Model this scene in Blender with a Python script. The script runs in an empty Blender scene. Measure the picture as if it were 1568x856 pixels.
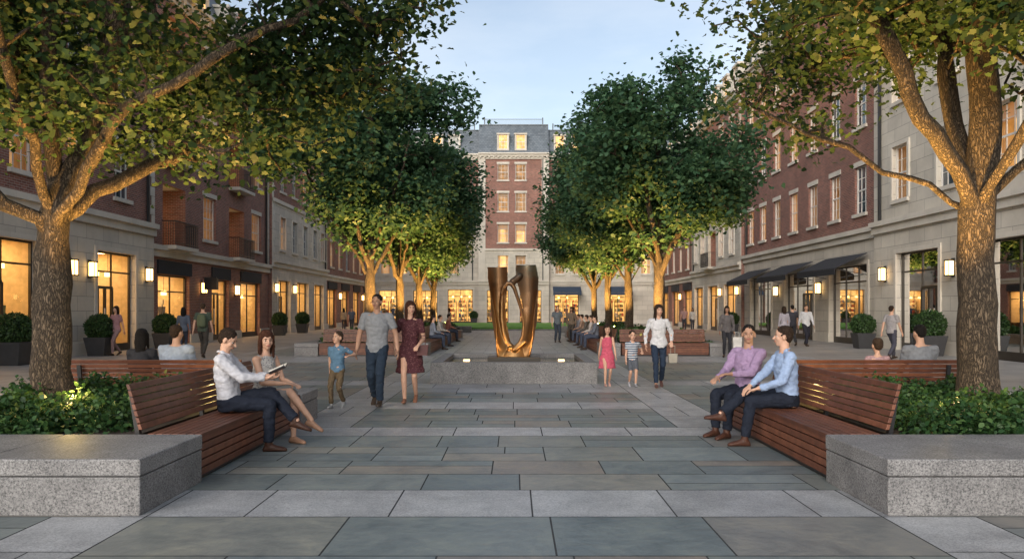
import bpy, math, random
import numpy as np
from mathutils import Vector, Matrix, noise
random.seed(7); np.random.seed(7)
scene=bpy.context.scene
V=Vector
# ------------------------------------------------------------------ materials
MATS={}
def nodes_new(name):
    m=bpy.data.materials.new(name); m.use_nodes=True
    nt=m.node_tree; b=nt.nodes['Principled BSDF']; return m,nt,b
def L(nt,a,b): nt.links.new(a,b)
def N(nt,t,**k):
    n=nt.nodes.new(t)
    for a,v in k.items(): setattr(n,a,v)
    return n
def ramp(nt,stops):
    r=nt.nodes.new('ShaderNodeValToRGB'); e=r.color_ramp.elements
    while len(e)<len(stops): e.new(0.5)
    for i,(p,c) in enumerate(stops):
        e[i].position=p; e[i].color=(c[0],c[1],c[2],1)
    return r
def c4(c): return (c[0],c[1],c[2],1)
def pos(nt): return nt.nodes.new('ShaderNodeNewGeometry')
def simple(name,col,rough=.6,metal=0,var=.15,vs=6,bump=0,bs=40,spec=.5):
    if name in MATS: return MATS[name]
    m,nt,b=nodes_new(name); g=pos(nt)
    n=N(nt,'ShaderNodeTexNoise'); n.inputs['Scale'].default_value=vs; n.inputs['Detail'].default_value=5
    L(nt,g.outputs['Position'],n.inputs['Vector'])
    lo=[max(0,c*(1-var)) for c in col]; hi=[min(1,c*(1+var)) for c in col]
    r=ramp(nt,[(.3,lo),(.7,hi)]); L(nt,n.outputs['Fac'],r.inputs['Fac']); L(nt,r.outputs['Color'],b.inputs['Base Color'])
    b.inputs['Roughness'].default_value=rough; b.inputs['Metallic'].default_value=metal
    b.inputs['Specular IOR Level'].default_value=spec
    if bump:
        n2=N(nt,'ShaderNodeTexNoise'); n2.inputs['Scale'].default_value=bs; n2.inputs['Detail'].default_value=4
        L(nt,g.outputs['Position'],n2.inputs['Vector'])
        bp=N(nt,'ShaderNodeBump'); bp.inputs['Strength'].default_value=bump; bp.inputs['Distance'].default_value=.02
        L(nt,n2.outputs['Fac'],bp.inputs['Height']); L(nt,bp.outputs['Normal'],b.inputs['Normal'])
    MATS[name]=m; return m
def wallvec(nt):
    g=pos(nt); s=N(nt,'ShaderNodeSeparateXYZ'); L(nt,g.outputs['Position'],s.inputs[0])
    sn=N(nt,'ShaderNodeSeparateXYZ'); L(nt,g.outputs['True Normal'],sn.inputs[0])
    def gate(o):
        a=N(nt,'ShaderNodeMath',operation='ABSOLUTE'); L(nt,o,a.inputs[0])
        t=N(nt,'ShaderNodeMath',operation='GREATER_THAN'); L(nt,a.outputs[0],t.inputs[0]); t.inputs[1].default_value=.6; return t.outputs[0]
    def mix(f,a,b):
        m=N(nt,'ShaderNodeMix'); L(nt,f,m.inputs[0]); L(nt,a,m.inputs[2]); L(nt,b,m.inputs[3]); return m.outputs[0]
    u=mix(gate(sn.outputs[0]),s.outputs[0],s.outputs[1]); v=mix(gate(sn.outputs[2]),s.outputs[2],s.outputs[1])
    c=N(nt,'ShaderNodeCombineXYZ'); L(nt,u,c.inputs[0]); L(nt,v,c.inputs[1]); return c.outputs[0],g
def brickmat(name,c1,c2,mo,w,h,ms,rough=.85,bump=.4,bigvar=.25,bias=0):
    m,nt,b=nodes_new(name); vec,g=wallvec(nt)
    br=N(nt,'ShaderNodeTexBrick'); L(nt,vec,br.inputs['Vector'])
    br.inputs['Scale'].default_value=1; br.inputs['Brick Width'].default_value=w; br.inputs['Row Height'].default_value=h
    br.inputs['Mortar Size'].default_value=ms; br.inputs['Mortar Smooth'].default_value=.2; br.inputs['Bias'].default_value=bias
    br.inputs['Color1'].default_value=c4(c1); br.inputs['Color2'].default_value=c4(c2); br.inputs['Mortar'].default_value=c4(mo)
    n=N(nt,'ShaderNodeTexNoise'); n.inputs['Scale'].default_value=.7; n.inputs['Detail'].default_value=7; n.inputs['Roughness'].default_value=.65
    L(nt,g.outputs['Position'],n.inputs['Vector'])
    r=ramp(nt,[(.3,(1-bigvar,)*3),(.7,(1,1,1))]); L(nt,n.outputs['Fac'],r.inputs['Fac'])
    mx=N(nt,'ShaderNodeMix',data_type='RGBA',blend_type='MULTIPLY'); mx.inputs[0].default_value=1
    L(nt,br.outputs['Color'],mx.inputs[6]); L(nt,r.outputs['Color'],mx.inputs[7]); L(nt,mx.outputs[2],b.inputs['Base Color'])
    b.inputs['Roughness'].default_value=rough
    bp=N(nt,'ShaderNodeBump',invert=True); bp.inputs['Strength'].default_value=bump; bp.inputs['Distance'].default_value=.01
    L(nt,br.outputs['Fac'],bp.inputs['Height']); L(nt,bp.outputs['Normal'],b.inputs['Normal'])
    MATS[name]=m; return m
brickmat('brick',(.32,.115,.08),(.18,.062,.046),(.36,.30,.25),.225,.075,.009,bigvar=.35)
brickmat('brick_b',(.35,.13,.09),(.22,.08,.058),(.38,.32,.27),.225,.075,.009,bigvar=.35)
brickmat('limestone',(.66,.605,.515),(.57,.52,.445),(.31,.285,.25),1.1,.5,.010,rough=.75,bump=.5,bigvar=.28)
brickmat('limestone_plain',(.68,.625,.54),(.63,.58,.50),(.50,.46,.41),2.4,9,.004,rough=.75,bump=.2,bigvar=.28)
brickmat('slate',(.17,.20,.23),(.11,.135,.16),(.06,.07,.08),.3,.2,.012,rough=.5,bump=.6)
brickmat('pale_paving',(.38,.36,.34),(.29,.28,.27),(.14,.14,.14),.9,.6,.008,rough=.5,bump=.3,bigvar=.3)
def granite(name,stops,r0=.5):
    m,nt,b=nodes_new(name); g=pos(nt)
    n=N(nt,'ShaderNodeTexNoise'); n.inputs['Scale'].default_value=75; n.inputs['Detail'].default_value=3; n.inputs['Roughness'].default_value=.75
    L(nt,g.outputs['Position'],n.inputs['Vector']); r=ramp(nt,stops); L(nt,n.outputs['Fac'],r.inputs['Fac'])
    n2=N(nt,'ShaderNodeTexNoise'); n2.inputs['Scale'].default_value=2.2; n2.inputs['Detail'].default_value=8; n2.inputs['Roughness'].default_value=.7
    L(nt,g.outputs['Position'],n2.inputs['Vector']); r2=ramp(nt,[(.3,(.60,.60,.61)),(.7,(1.08,1.08,1.08))]); L(nt,n2.outputs['Fac'],r2.inputs['Fac'])
    mx=N(nt,'ShaderNodeMix',data_type='RGBA',blend_type='MULTIPLY'); mx.inputs[0].default_value=1
    L(nt,r.outputs['Color'],mx.inputs[6]); L(nt,r2.outputs['Color'],mx.inputs[7])
    ri=N(nt,'ShaderNodeMapRange'); ri.inputs[3].default_value=.80; ri.inputs[4].default_value=1.10; L(nt,g.outputs['Random Per Island'],ri.inputs[0])
    m2=N(nt,'ShaderNodeVectorMath',operation='SCALE'); L(nt,mx.outputs[2],m2.inputs[0]); L(nt,ri.outputs[0],m2.inputs['Scale'])
    L(nt,m2.outputs[0],b.inputs['Base Color']); b.inputs['Roughness'].default_value=r0
    bp=N(nt,'ShaderNodeBump'); bp.inputs['Strength'].default_value=.3; bp.inputs['Distance'].default_value=.004
    L(nt,n.outputs['Fac'],bp.inputs['Height']); L(nt,bp.outputs['Normal'],b.inputs['Normal'])
    MATS[name]=m
granite('granite_block',[(.33,(.055,.055,.057)),(.46,(.20,.195,.195)),(.62,(.35,.34,.335))],.6)
granite('granite_paving',[(.33,(.22,.225,.235)),(.48,(.37,.375,.38)),(.62,(.48,.48,.48))],.42)
def bluestone():
    m,nt,b=nodes_new('bluestone'); g=pos(nt)
    r=ramp(nt,[(0,(.125,.155,.165)),(.22,(.19,.215,.21)),(.42,(.15,.175,.17)),(.6,(.235,.235,.21)),(.78,(.215,.19,.165)),(.9,(.175,.205,.21)),(1,(.22,.255,.255))]); L(nt,g.outputs['Random Per Island'],r.inputs['Fac'])
    n=N(nt,'ShaderNodeTexNoise'); n.inputs['Scale'].default_value=2.6; n.inputs['Detail'].default_value=10; n.inputs['Roughness'].default_value=.72; n.inputs['Distortion'].default_value=.7
    L(nt,g.outputs['Position'],n.inputs['Vector']); r2=ramp(nt,[(.28,(.56,.60,.64)),(.5,(.96,.96,.96)),(.72,(1.34,1.27,1.15))]); L(nt,n.outputs['Fac'],r2.inputs['Fac'])
    mx=N(nt,'ShaderNodeMix',data_type='RGBA',blend_type='MULTIPLY'); mx.inputs[0].default_value=1
    L(nt,r.outputs['Color'],mx.inputs[6]); L(nt,r2.outputs['Color'],mx.inputs[7]); L(nt,mx.outputs[2],b.inputs['Base Color'])
    rr=N(nt,'ShaderNodeMapRange'); rr.inputs[3].default_value=.26; rr.inputs[4].default_value=.58; L(nt,n.outputs['Fac'],rr.inputs[0]); L(nt,rr.outputs[0],b.inputs['Roughness'])
    n3=N(nt,'ShaderNodeTexNoise'); n3.inputs['Scale'].default_value=12; n3.inputs['Detail'].default_value=7; L(nt,g.outputs['Position'],n3.inputs['Vector'])
    bp=N(nt,'ShaderNodeBump'); bp.inputs['Strength'].default_value=.5; bp.inputs['Distance'].default_value=.014
    L(nt,n3.outputs['Fac'],bp.inputs['Height']); L(nt,bp.outputs['Normal'],b.inputs['Normal']); MATS['bluestone']=m
bluestone()
def wood():
    m,nt,b=nodes_new('bench_wood'); g=pos(nt)
    r=ramp(nt,[(0,(.10,.036,.021)),(.5,(.155,.056,.031)),(1,(.215,.084,.046))]); L(nt,g.outputs['Random Per Island'],r.inputs['Fac'])
    n=N(nt,'ShaderNodeTexNoise'); n.inputs['Scale'].default_value=9; n.inputs['Detail'].default_value=6; L(nt,g.outputs['Position'],n.inputs['Vector'])
    r2=ramp(nt,[(.3,(.65,.63,.6)),(.7,(1.15,1.12,1.1))]); L(nt,n.outputs['Fac'],r2.inputs['Fac'])
    mx=N(nt,'ShaderNodeMix',data_type='RGBA',blend_type='MULTIPLY'); mx.inputs[0].default_value=1
    L(nt,r.outputs['Color'],mx.inputs[6]); L(nt,r2.outputs['Color'],mx.inputs[7]); L(nt,mx.outputs[2],b.inputs['Base Color'])
    b.inputs['Roughness'].default_value=.5; MATS['bench_wood']=m
wood()
def leafmat(name,stops,trans=.3):
    m=bpy.data.materials.new(name); m.use_nodes=True; nt=m.node_tree; nt.nodes.clear()
    o=N(nt,'ShaderNodeOutputMaterial'); g=pos(nt); r=ramp(nt,stops); L(nt,g.outputs['Random Per Island'],r.inputs['Fac'])
    b=N(nt,'ShaderNodeBsdfPrincipled'); b.inputs['Roughness'].default_value=.5; b.inputs['Specular IOR Level'].default_value=.3
    t=N(nt,'ShaderNodeBsdfTranslucent'); mx=N(nt,'ShaderNodeMixShader'); mx.inputs[0].default_value=trans
    hs=N(nt,'ShaderNodeHueSaturation'); hs.inputs['Hue'].default_value=.485; hs.inputs['Value'].default_value=1.5; L(nt,r.outputs['Color'],hs.inputs['Color'])
    L(nt,r.outputs['Color'],b.inputs['Base Color']); L(nt,hs.outputs['Color'],t.inputs['Color'])
    L(nt,b.outputs[0],mx.inputs[1]); L(nt,t.outputs[0],mx.inputs[2]); L(nt,mx.outputs[0],o.inputs[0]); MATS[name]=m
leafmat('oak_leaf',[(0,(.020,.048,.018)),(.5,(.036,.075,.025)),(1,(.062,.10,.032))],.32)
leafmat('plane_leaf',[(0,(.032,.080,.042)),(.5,(.050,.112,.054)),(1,(.082,.15,.066))])
leafmat('shrub_leaf',[(0,(.018,.055,.018)),(.6,(.035,.085,.025)),(1,(.07,.13,.038))],.2)
leafmat('box_leaf',[(0,(.025,.06,.018)),(1,(.05,.095,.027))],.15)
def bark():
    m,nt,b=nodes_new('bark'); g=pos(nt); mp=N(nt,'ShaderNodeMapping'); mp.inputs['Scale'].default_value=(1,1,.28); L(nt,g.outputs['Position'],mp.inputs[0])
    v=N(nt,'ShaderNodeTexVoronoi',feature='DISTANCE_TO_EDGE'); v.inputs['Scale'].default_value=34
    n=N(nt,'ShaderNodeTexNoise'); n.inputs['Scale'].default_value=18; n.inputs['Detail'].default_value=7; L(nt,mp.outputs[0],n.inputs['Vector'])
    ad=N(nt,'ShaderNodeMix',data_type='VECTOR'); ad.inputs[0].default_value=.14; L(nt,mp.outputs[0],ad.inputs[4]); L(nt,n.outputs['Color'],ad.inputs[5]); L(nt,ad.outputs[1],v.inputs['Vector'])
    mu=N(nt,'ShaderNodeMath',operation='MULTIPLY'); mu.use_clamp=True; L(nt,v.outputs['Distance'],mu.inputs[0]); mu.inputs[1].default_value=4
    r=ramp(nt,[(0,(.024,.016,.011)),(.5,(.095,.068,.043)),(1,(.155,.112,.074))]); m3=N(nt,'ShaderNodeMath',operation='MULTIPLY'); L(nt,mu.outputs[0],m3.inputs[0]); L(nt,n.outputs['Fac'],m3.inputs[1])
    m4=N(nt,'ShaderNodeMath',operation='MULTIPLY'); L(nt,m3.outputs[0],m4.inputs[0]); m4.inputs[1].default_value=1.8
    L(nt,m4.outputs[0],r.inputs['Fac']); L(nt,r.outputs['Color'],b.inputs['Base Color']); b.inputs['Roughness'].default_value=.9
    bp=N(nt,'ShaderNodeBump'); bp.inputs['Strength'].default_value=1; bp.inputs['Distance'].default_value=.035; L(nt,m3.outputs[0],bp.inputs['Height']); L(nt,bp.outputs['Normal'],b.inputs['Normal']); MATS['bark']=m
bark()
def emis(name,col,st,var=0,vs=2.0,sample=True):
    m=bpy.data.materials.new(name); m.use_nodes=True; nt=m.node_tree; nt.nodes.clear()
    o=N(nt,'ShaderNodeOutputMaterial'); e=N(nt,'ShaderNodeEmission'); e.inputs[0].default_value=c4(col); e.inputs[1].default_value=st
    if var:
        g=pos(nt); n=N(nt,'ShaderNodeTexNoise'); n.inputs['Scale'].default_value=vs; n.inputs['Detail'].default_value=4; L(nt,g.outputs['Position'],n.inputs['Vector'])
        r=N(nt,'ShaderNodeMapRange'); r.inputs[1].default_value=.3; r.inputs[2].default_value=.7; r.inputs[3].default_value=st*(1-var); r.inputs[4].default_value=st*(1+var); L(nt,n.outputs['Fac'],r.inputs[0]); L(nt,r.outputs[0],e.inputs[1])
    L(nt,e.outputs[0],o.inputs[0]); MATS[name]=m
    if not sample: m.cycles.emission_sampling='NONE'
emis('shop_glow',(1,.52,.15),1.35,.5,1.6); emis('shop_ceiling',(1,.62,.25),12); emis('room_glow',(1,.56,.20),1.5,.4,1.5,False); emis('room_dim',(1,.54,.24),.6,.5,1.5,False)
emis('lantern_glow',(1,.60,.20),7.5); emis('pool_light',(1,.65,.3),5,sample=False)
def glass():
    m=bpy.data.materials.new('shop_glass'); m.use_nodes=True; nt=m.node_tree; nt.nodes.clear()
    o=N(nt,'ShaderNodeOutputMaterial'); t=N(nt,'ShaderNodeBsdfTransparent'); g=N(nt,'ShaderNodeBsdfGlossy'); g.inputs['Roughness'].default_value=.02
    f=N(nt,'ShaderNodeFresnel'); f.inputs[0].default_value=1.45; mx=N(nt,'ShaderNodeMixShader'); L(nt,f.outputs[0],mx.inputs[0]); L(nt,t.outputs[0],mx.inputs[1]); L(nt,g.outputs[0],mx.inputs[2]); L(nt,mx.outputs[0],o.inputs[0]); MATS['shop_glass']=m
glass()
simple('dark_glass',(.05,.065,.08),.04,var=.5,vs=.8,spec=.9)
simple('white_frame',(.66,.64,.60),.5,var=.05); simple('black_metal',(.018,.018,.02),.4); simple('bronze_frame',(.03,.024,.018),.4)
simple('awning_fabric',(.02,.022,.028),.8); simple('blue_awning',(.03,.05,.085),.8); simple('shop_wall',(.6,.46,.28),.7); simple('shop_shelf',(.12,.065,.03),.5)
for i,c in enumerate([(.42,.08,.05),(.06,.09,.16),(.5,.40,.27),(.07,.055,.045),(.25,.2,.07),(.6,.56,.48),(.10,.16,.12),(.3,.13,.07)]): simple('goods%d'%i,c,.7)
simple('grout',(.055,.056,.058),.9,bump=.3); simple('soil',(.04,.028,.02),.95,bump=.8,bs=20); simple('pot',(.04,.04,.043),.55)
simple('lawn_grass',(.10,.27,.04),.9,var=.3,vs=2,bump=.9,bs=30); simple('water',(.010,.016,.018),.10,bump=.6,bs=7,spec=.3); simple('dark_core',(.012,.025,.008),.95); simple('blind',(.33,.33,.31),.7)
# ------------------------------------------------------------------ mesh helpers
def link(ob,parent=None):
    scene.collection.objects.link(ob)
    if parent is not None: ob.parent=parent
    return ob
def empty(name,loc=(0,0,0)):
    e=bpy.data.objects.new(name,None); e.empty_display_size=.3; scene.collection.objects.link(e); return e
def mesh_obj(name,v,f,mat,parent=None,smooth=False):
    me=bpy.data.meshes.new(name); me.from_pydata([tuple(p) for p in v],[],f); me.materials.append(MATS[mat] if isinstance(mat,str) else mat)
    if smooth: me.shade_smooth()
    return link(bpy.data.objects.new(name,me),parent)
class Acc:
    def __init__(s,T=None): s.d={}; s.T=T or (lambda a,b,c:(a,b,c))
    def g(s,m): return s.d.setdefault(m,([],[]))
    def poly(s,pts,m):
        v,f=s.g(m); n=len(v); v.extend(s.T(*p) for p in pts); f.append(tuple(range(n,n+len(pts))))
    def box(s,a0,a1,b0,b1,c0,c1,m):
        v,f=s.g(m); n=len(v)
        for a in (a0,a1):
            for b in (b0,b1):
                for c in (c0,c1): v.append(s.T(a,b,c))
        for q in ((0,1,3,2),(4,6,7,5),(0,4,5,1),(2,3,7,6),(0,2,6,4),(1,5,7,3)): f.append(tuple(n+i for i in q))
    def hexa(s,pts,m):
        v,f=s.g(m); n=len(v); v.extend(s.T(*p) for p in pts)
        for q in ((0,1,3,2),(4,6,7,5),(0,4,5,1),(2,3,7,6),(0,2,6,4),(1,5,7,3)): f.append(tuple(n+i for i in q))
    def build(s,name,names={},bevel=None):
        e=empty(name)
        for m,(v,f) in s.d.items():
            o=mesh_obj(names.get(m,m+'_part'),v,f,m,e)
            if bevel and m in bevel:
                b=o.modifiers.new('b','BEVEL'); b.width=bevel[m]; b.segments=2; b.limit_method='ANGLE'
        return e
# ------------------------------------------------------------------ people
class Soup:
    def __init__(s): s.v=[]; s.f=[]
    def rings(s,R):
        b=len(s.v); n=len(R[0])
        for r in R: s.v.extend(r)
        for i in range(len(R)-1):
            for k in range(n):
                k2=(k+1)%n; s.f.append((b+i*n+k,b+i*n+k2,b+(i+1)*n+k2,b+(i+1)*n+k))
        s.f.append(tuple(b+k for k in range(n))[::-1]); e=b+(len(R)-1)*n; s.f.append(tuple(e+k for k in range(n)))
    def loft(s,rings,n=16):
        s.rings([[c+ax*math.cos(2*math.pi*k/n)+ay*math.sin(2*math.pi*k/n) for k in range(n)] for c,ax,ay in rings])
    def cap(s,p0,p1,r0,r1,f0=False,f1=False,n=12,mid=None):
        d=p1-p0; Ln=d.length
        if Ln<1e-5: return
        d=d/Ln; a=d.orthogonal().normalized(); b=d.cross(a); R=[]
        if not f0:
            for t in (80,55,28): t=math.radians(t); R.append((p0-d*r0*math.sin(t),a*r0*math.cos(t),b*r0*math.cos(t)))
        R.append((p0,a*r0,b*r0))
        if mid: R.append((p0+d*Ln*mid[0],a*mid[1],b*mid[1]))
        R.append((p1,a*r1,b*r1))
        if not f1:
            for t in (28,55,80): t=math.radians(t); R.append((p1+d*r1*math.sin(t),a*r1*math.cos(t),b*r1*math.cos(t)))
        s.loft(R,n)
    def ell(s,c,ax,ay,az,n=12):
        R=[]
        for i in range(1,9):
            t=math.pi*i/9; R.append((c-az*math.cos(t),ax*math.sin(t),ay*math.sin(t)))
        s.loft(R,n)
    def make(s,name,mat,X,voxel,smooth,parent,fold=0,fs=9.0,remesh=True):
        v=[X@p for p in s.v]; me=bpy.data.meshes.new(name); me.from_pydata(v,[],s.f)
        ob=bpy.data.objects.new(name,me); scene.collection.objects.link(ob)
        if remesh:
            r=ob.modifiers.new('r','REMESH'); r.mode='VOXEL'; r.voxel_size=voxel; r.use_smooth_shade=True
            if smooth: sm=ob.modifiers.new('s','SMOOTH'); sm.factor=.5; sm.iterations=smooth
            dg=bpy.context.evaluated_depsgraph_get(); m2=bpy.data.meshes.new_from_object(ob.evaluated_get(dg)); ob.modifiers.clear(); ob.data=m2; bpy.data.meshes.remove(me); me=m2
            if fold:
                cnt=len(me.vertices); co=np.empty(cnt*3); me.vertices.foreach_get('co',co); no=np.empty(cnt*3)
                me.vertices.foreach_get('normal',no); co=co.reshape(-1,3); no=no.reshape(-1,3)
                d=np.array([noise.noise((p[0]*fs,p[1]*fs,p[2]*fs*1.6))+.5*noise.noise((p[0]*fs*2.3,p[1]*fs*2.3,p[2]*fs*4)) for p in co])
                co+=no*(d*fold)[:,None]; me.vertices.foreach_set('co',co.ravel())
        me.materials.clear(); me.materials.append(MATS[mat] if isinstance(mat,str) else mat); me.shade_smooth(); ob.parent=parent; return ob
def ik(a,b,l1,l2,pole):
    d=b-a; Ln=min(d.length,(l1+l2)*.998); d.normalize(); b=a+d*Ln
    x=(l1*l1-l2*l2+Ln*Ln)/(2*Ln); h=math.sqrt(max(0,l1*l1-x*x)); p=(pole-d*pole.dot(d)).normalized(); return a+d*x+p*h,b
def hand(s,W,d,n,t,curl=.35,k=1.0):
    d=d.normalized(); n=(n-d*n.dot(d)).normalized(); t0=d.cross(n); t=t0 if t0.dot(t)>0 else -t0
    s.loft([(W-d*.01,t*.026*k,n*.020*k),(W+d*.03*k,t*.036*k,n*.016*k),(W+d*.065*k,t*.042*k,n*.015*k),(W+d*.088*k,t*.040*k,n*.012*k)],12)
    for off,ln in ((.031,.070),(.0105,.080),(-.0105,.075),(-.031,.058)):
        p=W+d*.080*k+t*off*k; dd=(d+t*off*1.5).normalized(); q=p
        for j,fr in enumerate((.45,.32,.23)):
            ang=curl*(j+.4); dr=(dd*math.cos(ang)+n*math.sin(ang)); e=q+dr*ln*fr*k; s.cap(q,e,(.0100-.0009*j)*k,(.0092-.0009*j)*k,n=8); q=e
    p=W+d*.022*k+t*.026*k; e=p+(d*.65+t*.65+n*.35).normalized()*.042*k; s.cap(p,e,.0135*k,.0110*k,n=8); s.cap(e,e+(d*.9+t*.2+n*.3).normalized()*.032*k,.0108*k,.009*k,n=8)
SK=dict(fair=(.54,.32,.225),tan=(.38,.215,.145),brown=(.28,.15,.095))
for k,c in SK.items(): simple('skin_'+k,c,.55,var=.08,vs=12,spec=.35)
simple('lips',(.36,.12,.10),.4); simple('eye_white',(.55,.53,.5),.3); simple('iris',(.03,.02,.015),.1)
HC=dict(black=(.010,.008,.007),brown=(.028,.016,.010),lbrown=(.05,.030,.018),auburn=(.055,.020,.011))
for k,c in HC.items(): simple('hair_'+k,c,.65,var=.5,vs=60,bump=.8,bs=120,spec=.2)
def cloth(nm,col,rough=.85):
    k='cloth_%s_%.3f_%.3f_%.3f'%(('s' if rough<.5 else ''),*col); return simple(k,col,rough,var=.12,vs=25,bump=.25,bs=160,spec=.25)
def person(name,loc,face,H=1.75,female=False,skin='fair',hair='brown',longhair=False,pose='walk',
           top=('shirt',(.5,.5,.5),'long'),bottom=('trousers',(.05,.06,.09)),shoe=(.04,.025,.018),lean=0.0,side=0.0,
           look=(0,0),R=None,Lh=None,step=.22,lead=1,detail=True,child=False,twist=0,legs=None,curl=.4,handR=None,handL=None,z0=0,pack=None):
    root=empty(name); s=H/1.75; X=Matrix.Translation(V((loc[0],loc[1],z0)))@Matrix.Rotation(math.radians(face),4,'Z')@Matrix.Scale(s,4)
    vx=.007 if detail else .015
    sit=pose in('sit','cross','crossL')
    P=V((0,0,.545 if sit else (.915 if pose=='walk' else .93)))
    lr=math.radians(lean); sr=math.radians(side); U=V((math.sin(sr),math.sin(lr),math.cos(lr)*math.cos(sr))).normalized(); tw=math.radians(twist)
    Rt=V((math.cos(tw),math.sin(tw),0)); Rt=(Rt-U*Rt.dot(U)).normalized(); F=U.cross(Rt)
    RR=V((1,0,0)); FF=V((0,1,0))
    if female: prof=[(-.10,.150,.105),(-.02,.172,.115),(.07,.150,.100),(.15,.122,.088),(.27,.138,.104),(.33,.142,.112),(.42,.135,.085),(.49,.085,.062),(.53,.052,.050)]; sh=.165; fat=.86
    else: prof=[(-.10,.150,.105),(-.02,.165,.115),(.07,.152,.108),(.15,.146,.102),(.27,.165,.112),(.35,.172,.112),(.43,.160,.088),(.49,.095,.066),(.53,.058,.054)]; sh=.19; fat=1.0
    if child: sh*=.92; fat*=.92
    def fr(t):
        k=min(1,max(0,(t+.1)/.3)); k=0 if t<0 else k; r=(RR*(1-k)+Rt*k).normalized(); f=(FF*(1-k)+F*k).normalized()
        return P+(U*t if t>0 else V((0,0,t))),r,f
    def torso(so,inf,t0,t1):
        rg=[]
        pts=[p for p in prof if t0<=p[0]<=t1]
        def at(t):
            for a,b in zip(prof,prof[1:]):
                if a[0]<=t<=b[0]:
                    k=(t-a[0])/(b[0]-a[0]); return (t,a[1]+(b[1]-a[1])*k,a[2]+(b[2]-a[2])*k)
        pts=([at(t0)] if pts[0][0]>t0+.004 else [])+pts+([at(t1)] if pts[-1][0]<t1-.004 else [])
        for t,w,d in pts:
            c,r,f=fr(t); rg.append((c,r*(w+inf),f*(d+inf)))
        so.loft(rg,24)
    S={1:P+U*.455+Rt*sh,-1:P+U*.455-Rt*sh}; hip={1:P+V((.085,.0,-.03)),-1:P+V((-.085,.0,-.03))}
    ank={};knee={};fdir={}
    for sd in(1,-1):
        if legs and sd in legs: a,pole,fd=legs[sd]; a=V(a);pole=V(pole);fd=V(fd).normalized()
        elif pose=='walk':
            if sd==lead: a=V((sd*.075,step,.095)); fd=V((0,1,.12))
            else: a=V((sd*.075,-step*1.05,.135)); fd=V((0,1,-.42))
            pole=V((0,1,.2))
        elif pose=='stand': a=V((sd*.095,-.01,.09)); fd=V((sd*.2,1,0)); pole=V((0,1,0))
        elif pose=='sit': a=V((sd*.11,.44,.09)); fd=V((sd*.15,1,0)); pole=V((0,.3,1))
        else:
            up=1 if pose=='cross' else -1
            if sd==up: a=V((-up*.14,.66,.30)); pole=V((up*.3,.2,1)); fd=V((-up*.1,1,-.12))
            else: a=V((sd*.07,.36,.09)); pole=V((0,.3,1)); fd=V((0,1,0))
        hp=hip[sd]
        k,a=ik(hp,a,.43,.42,pole); knee[sd]=k;ank[sd]=a;fdir[sd]=fd.normalized()
    el={};wr={};tgt={1:R,-1:Lh}
    for sd in(1,-1):
        t=tgt[sd]
        if t is None:
            if sit: w=V((sd*.12,.34,.66))
            else:
                sw=(.16 if sd!=lead else -.12) if pose=='walk' else .03
                w=S[sd]+V((sd*.07,sw,-.525))
        else: w=V(t)
        e,w=ik(S[sd],w,.285,.255,V((sd*.5,-1,-.25))); el[sd]=e;wr[sd]=w
    hk=(.20+.03*(H-1.1)/.6)/.232/s if child else 1.0
    yaw,pit=math.radians(look[0]),math.radians(look[1])
    Q=Matrix.Rotation(yaw,3,'Z')@Matrix.Rotation(pit,3,'X'); HR=Q@V((1,0,0));HF=Q@V((0,1,0));HU=Q@V((0,0,1))
    nb=P+U*.57; hc=nb+U*.02+HU*.095*hk+HF*.018
    def hp(x,y,z): return hc+(HR*x+HF*y+HU*z)*hk
    B=Soup(); torso(B,0,-.10,.53)
    B.cap(P+U*.47,hc-HU*.03*hk-HF*.012,.056*fat,.052*fat*max(1,hk*.8))
    for sd in(1,-1):
        B.cap(P+U*.475+Rt*sd*.06,S[sd],.045*fat,.056*fat)
        B.cap(S[sd],el[sd],.054*fat,.040*fat); B.cap(el[sd],wr[sd],.040*fat,.026*fat,mid=(.3,.042*fat))
        d=(wr[sd]-el[sd]).normalized()
        hh={1:handR,-1:handL}[sd]
        if hh: n,t=V(hh[0]),V(hh[1])
        elif d.z<-.75: n,t=V((-sd,0,0)),V((0,1,0))
        else: n,t=V((0,0,-1)),V((-sd,.3,0))
        hand(B,wr[sd],d,n,t,curl,1.0 if not female else .92)
        B.cap(hip[sd]+V((0,0,.02)),knee[sd],.086*(fat*.5+.5),.056*fat); B.cap(knee[sd],ank[sd],.055*fat,.036*fat,mid=(.28,.057*fat))
    def E(so,c,r): so.ell(hp(*c),HR*r[0]*hk,HF*r[1]*hk,HU*r[2]*hk)
    E(B,(0,-.012,.025),(.074,.094,.090)); E(B,(0,.016,-.035),(.056,.068,.078)); E(B,(0,.048,-.086),(.030,.028,.024))
    E(B,(.033,.050,-.028),(.026,.026,.03));E(B,(-.033,.050,-.028),(.026,.026,.03))
    B.cap(hp(0,.078,.010),hp(0,.101,-.026),.008*hk,.0135*hk); E(B,(0,.058,.024),(.052,.020,.012))
    E(B,(0,.076,-.057),(.026,.013,.014))
    for sd in(1,-1): E(B,(sd*.076,-.008,-.012),(.011,.020,.031))
    skm='skin_'+skin
    B.make('body',skm,X,vx,2 if detail else 1,root)
    if detail:
        for sd in(1,-1):
            e=Soup(); E(e,(sd*.031,.0645,.001),(.014,.011,.0070)); e.make('eye',('eye_white'),X,0,0,root,remesh=False)
            e=Soup(); E(e,(sd*.031,.0715,.001),(.0095,.0065,.0068)); e.make('iris',('iris'),X,0,0,root,remesh=False)
            e=Soup(); E(e,(sd*.031,.0755,.021),(.019,.006,.0042)); e.make('eyebrow','hair_'+hair,X,0,0,root,remesh=False)
        e=Soup(); E(e,(0,.0855,-.056),(.024,.008,.0078)); e.make('lips','lips',X,0,0,root,remesh=False)
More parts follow.
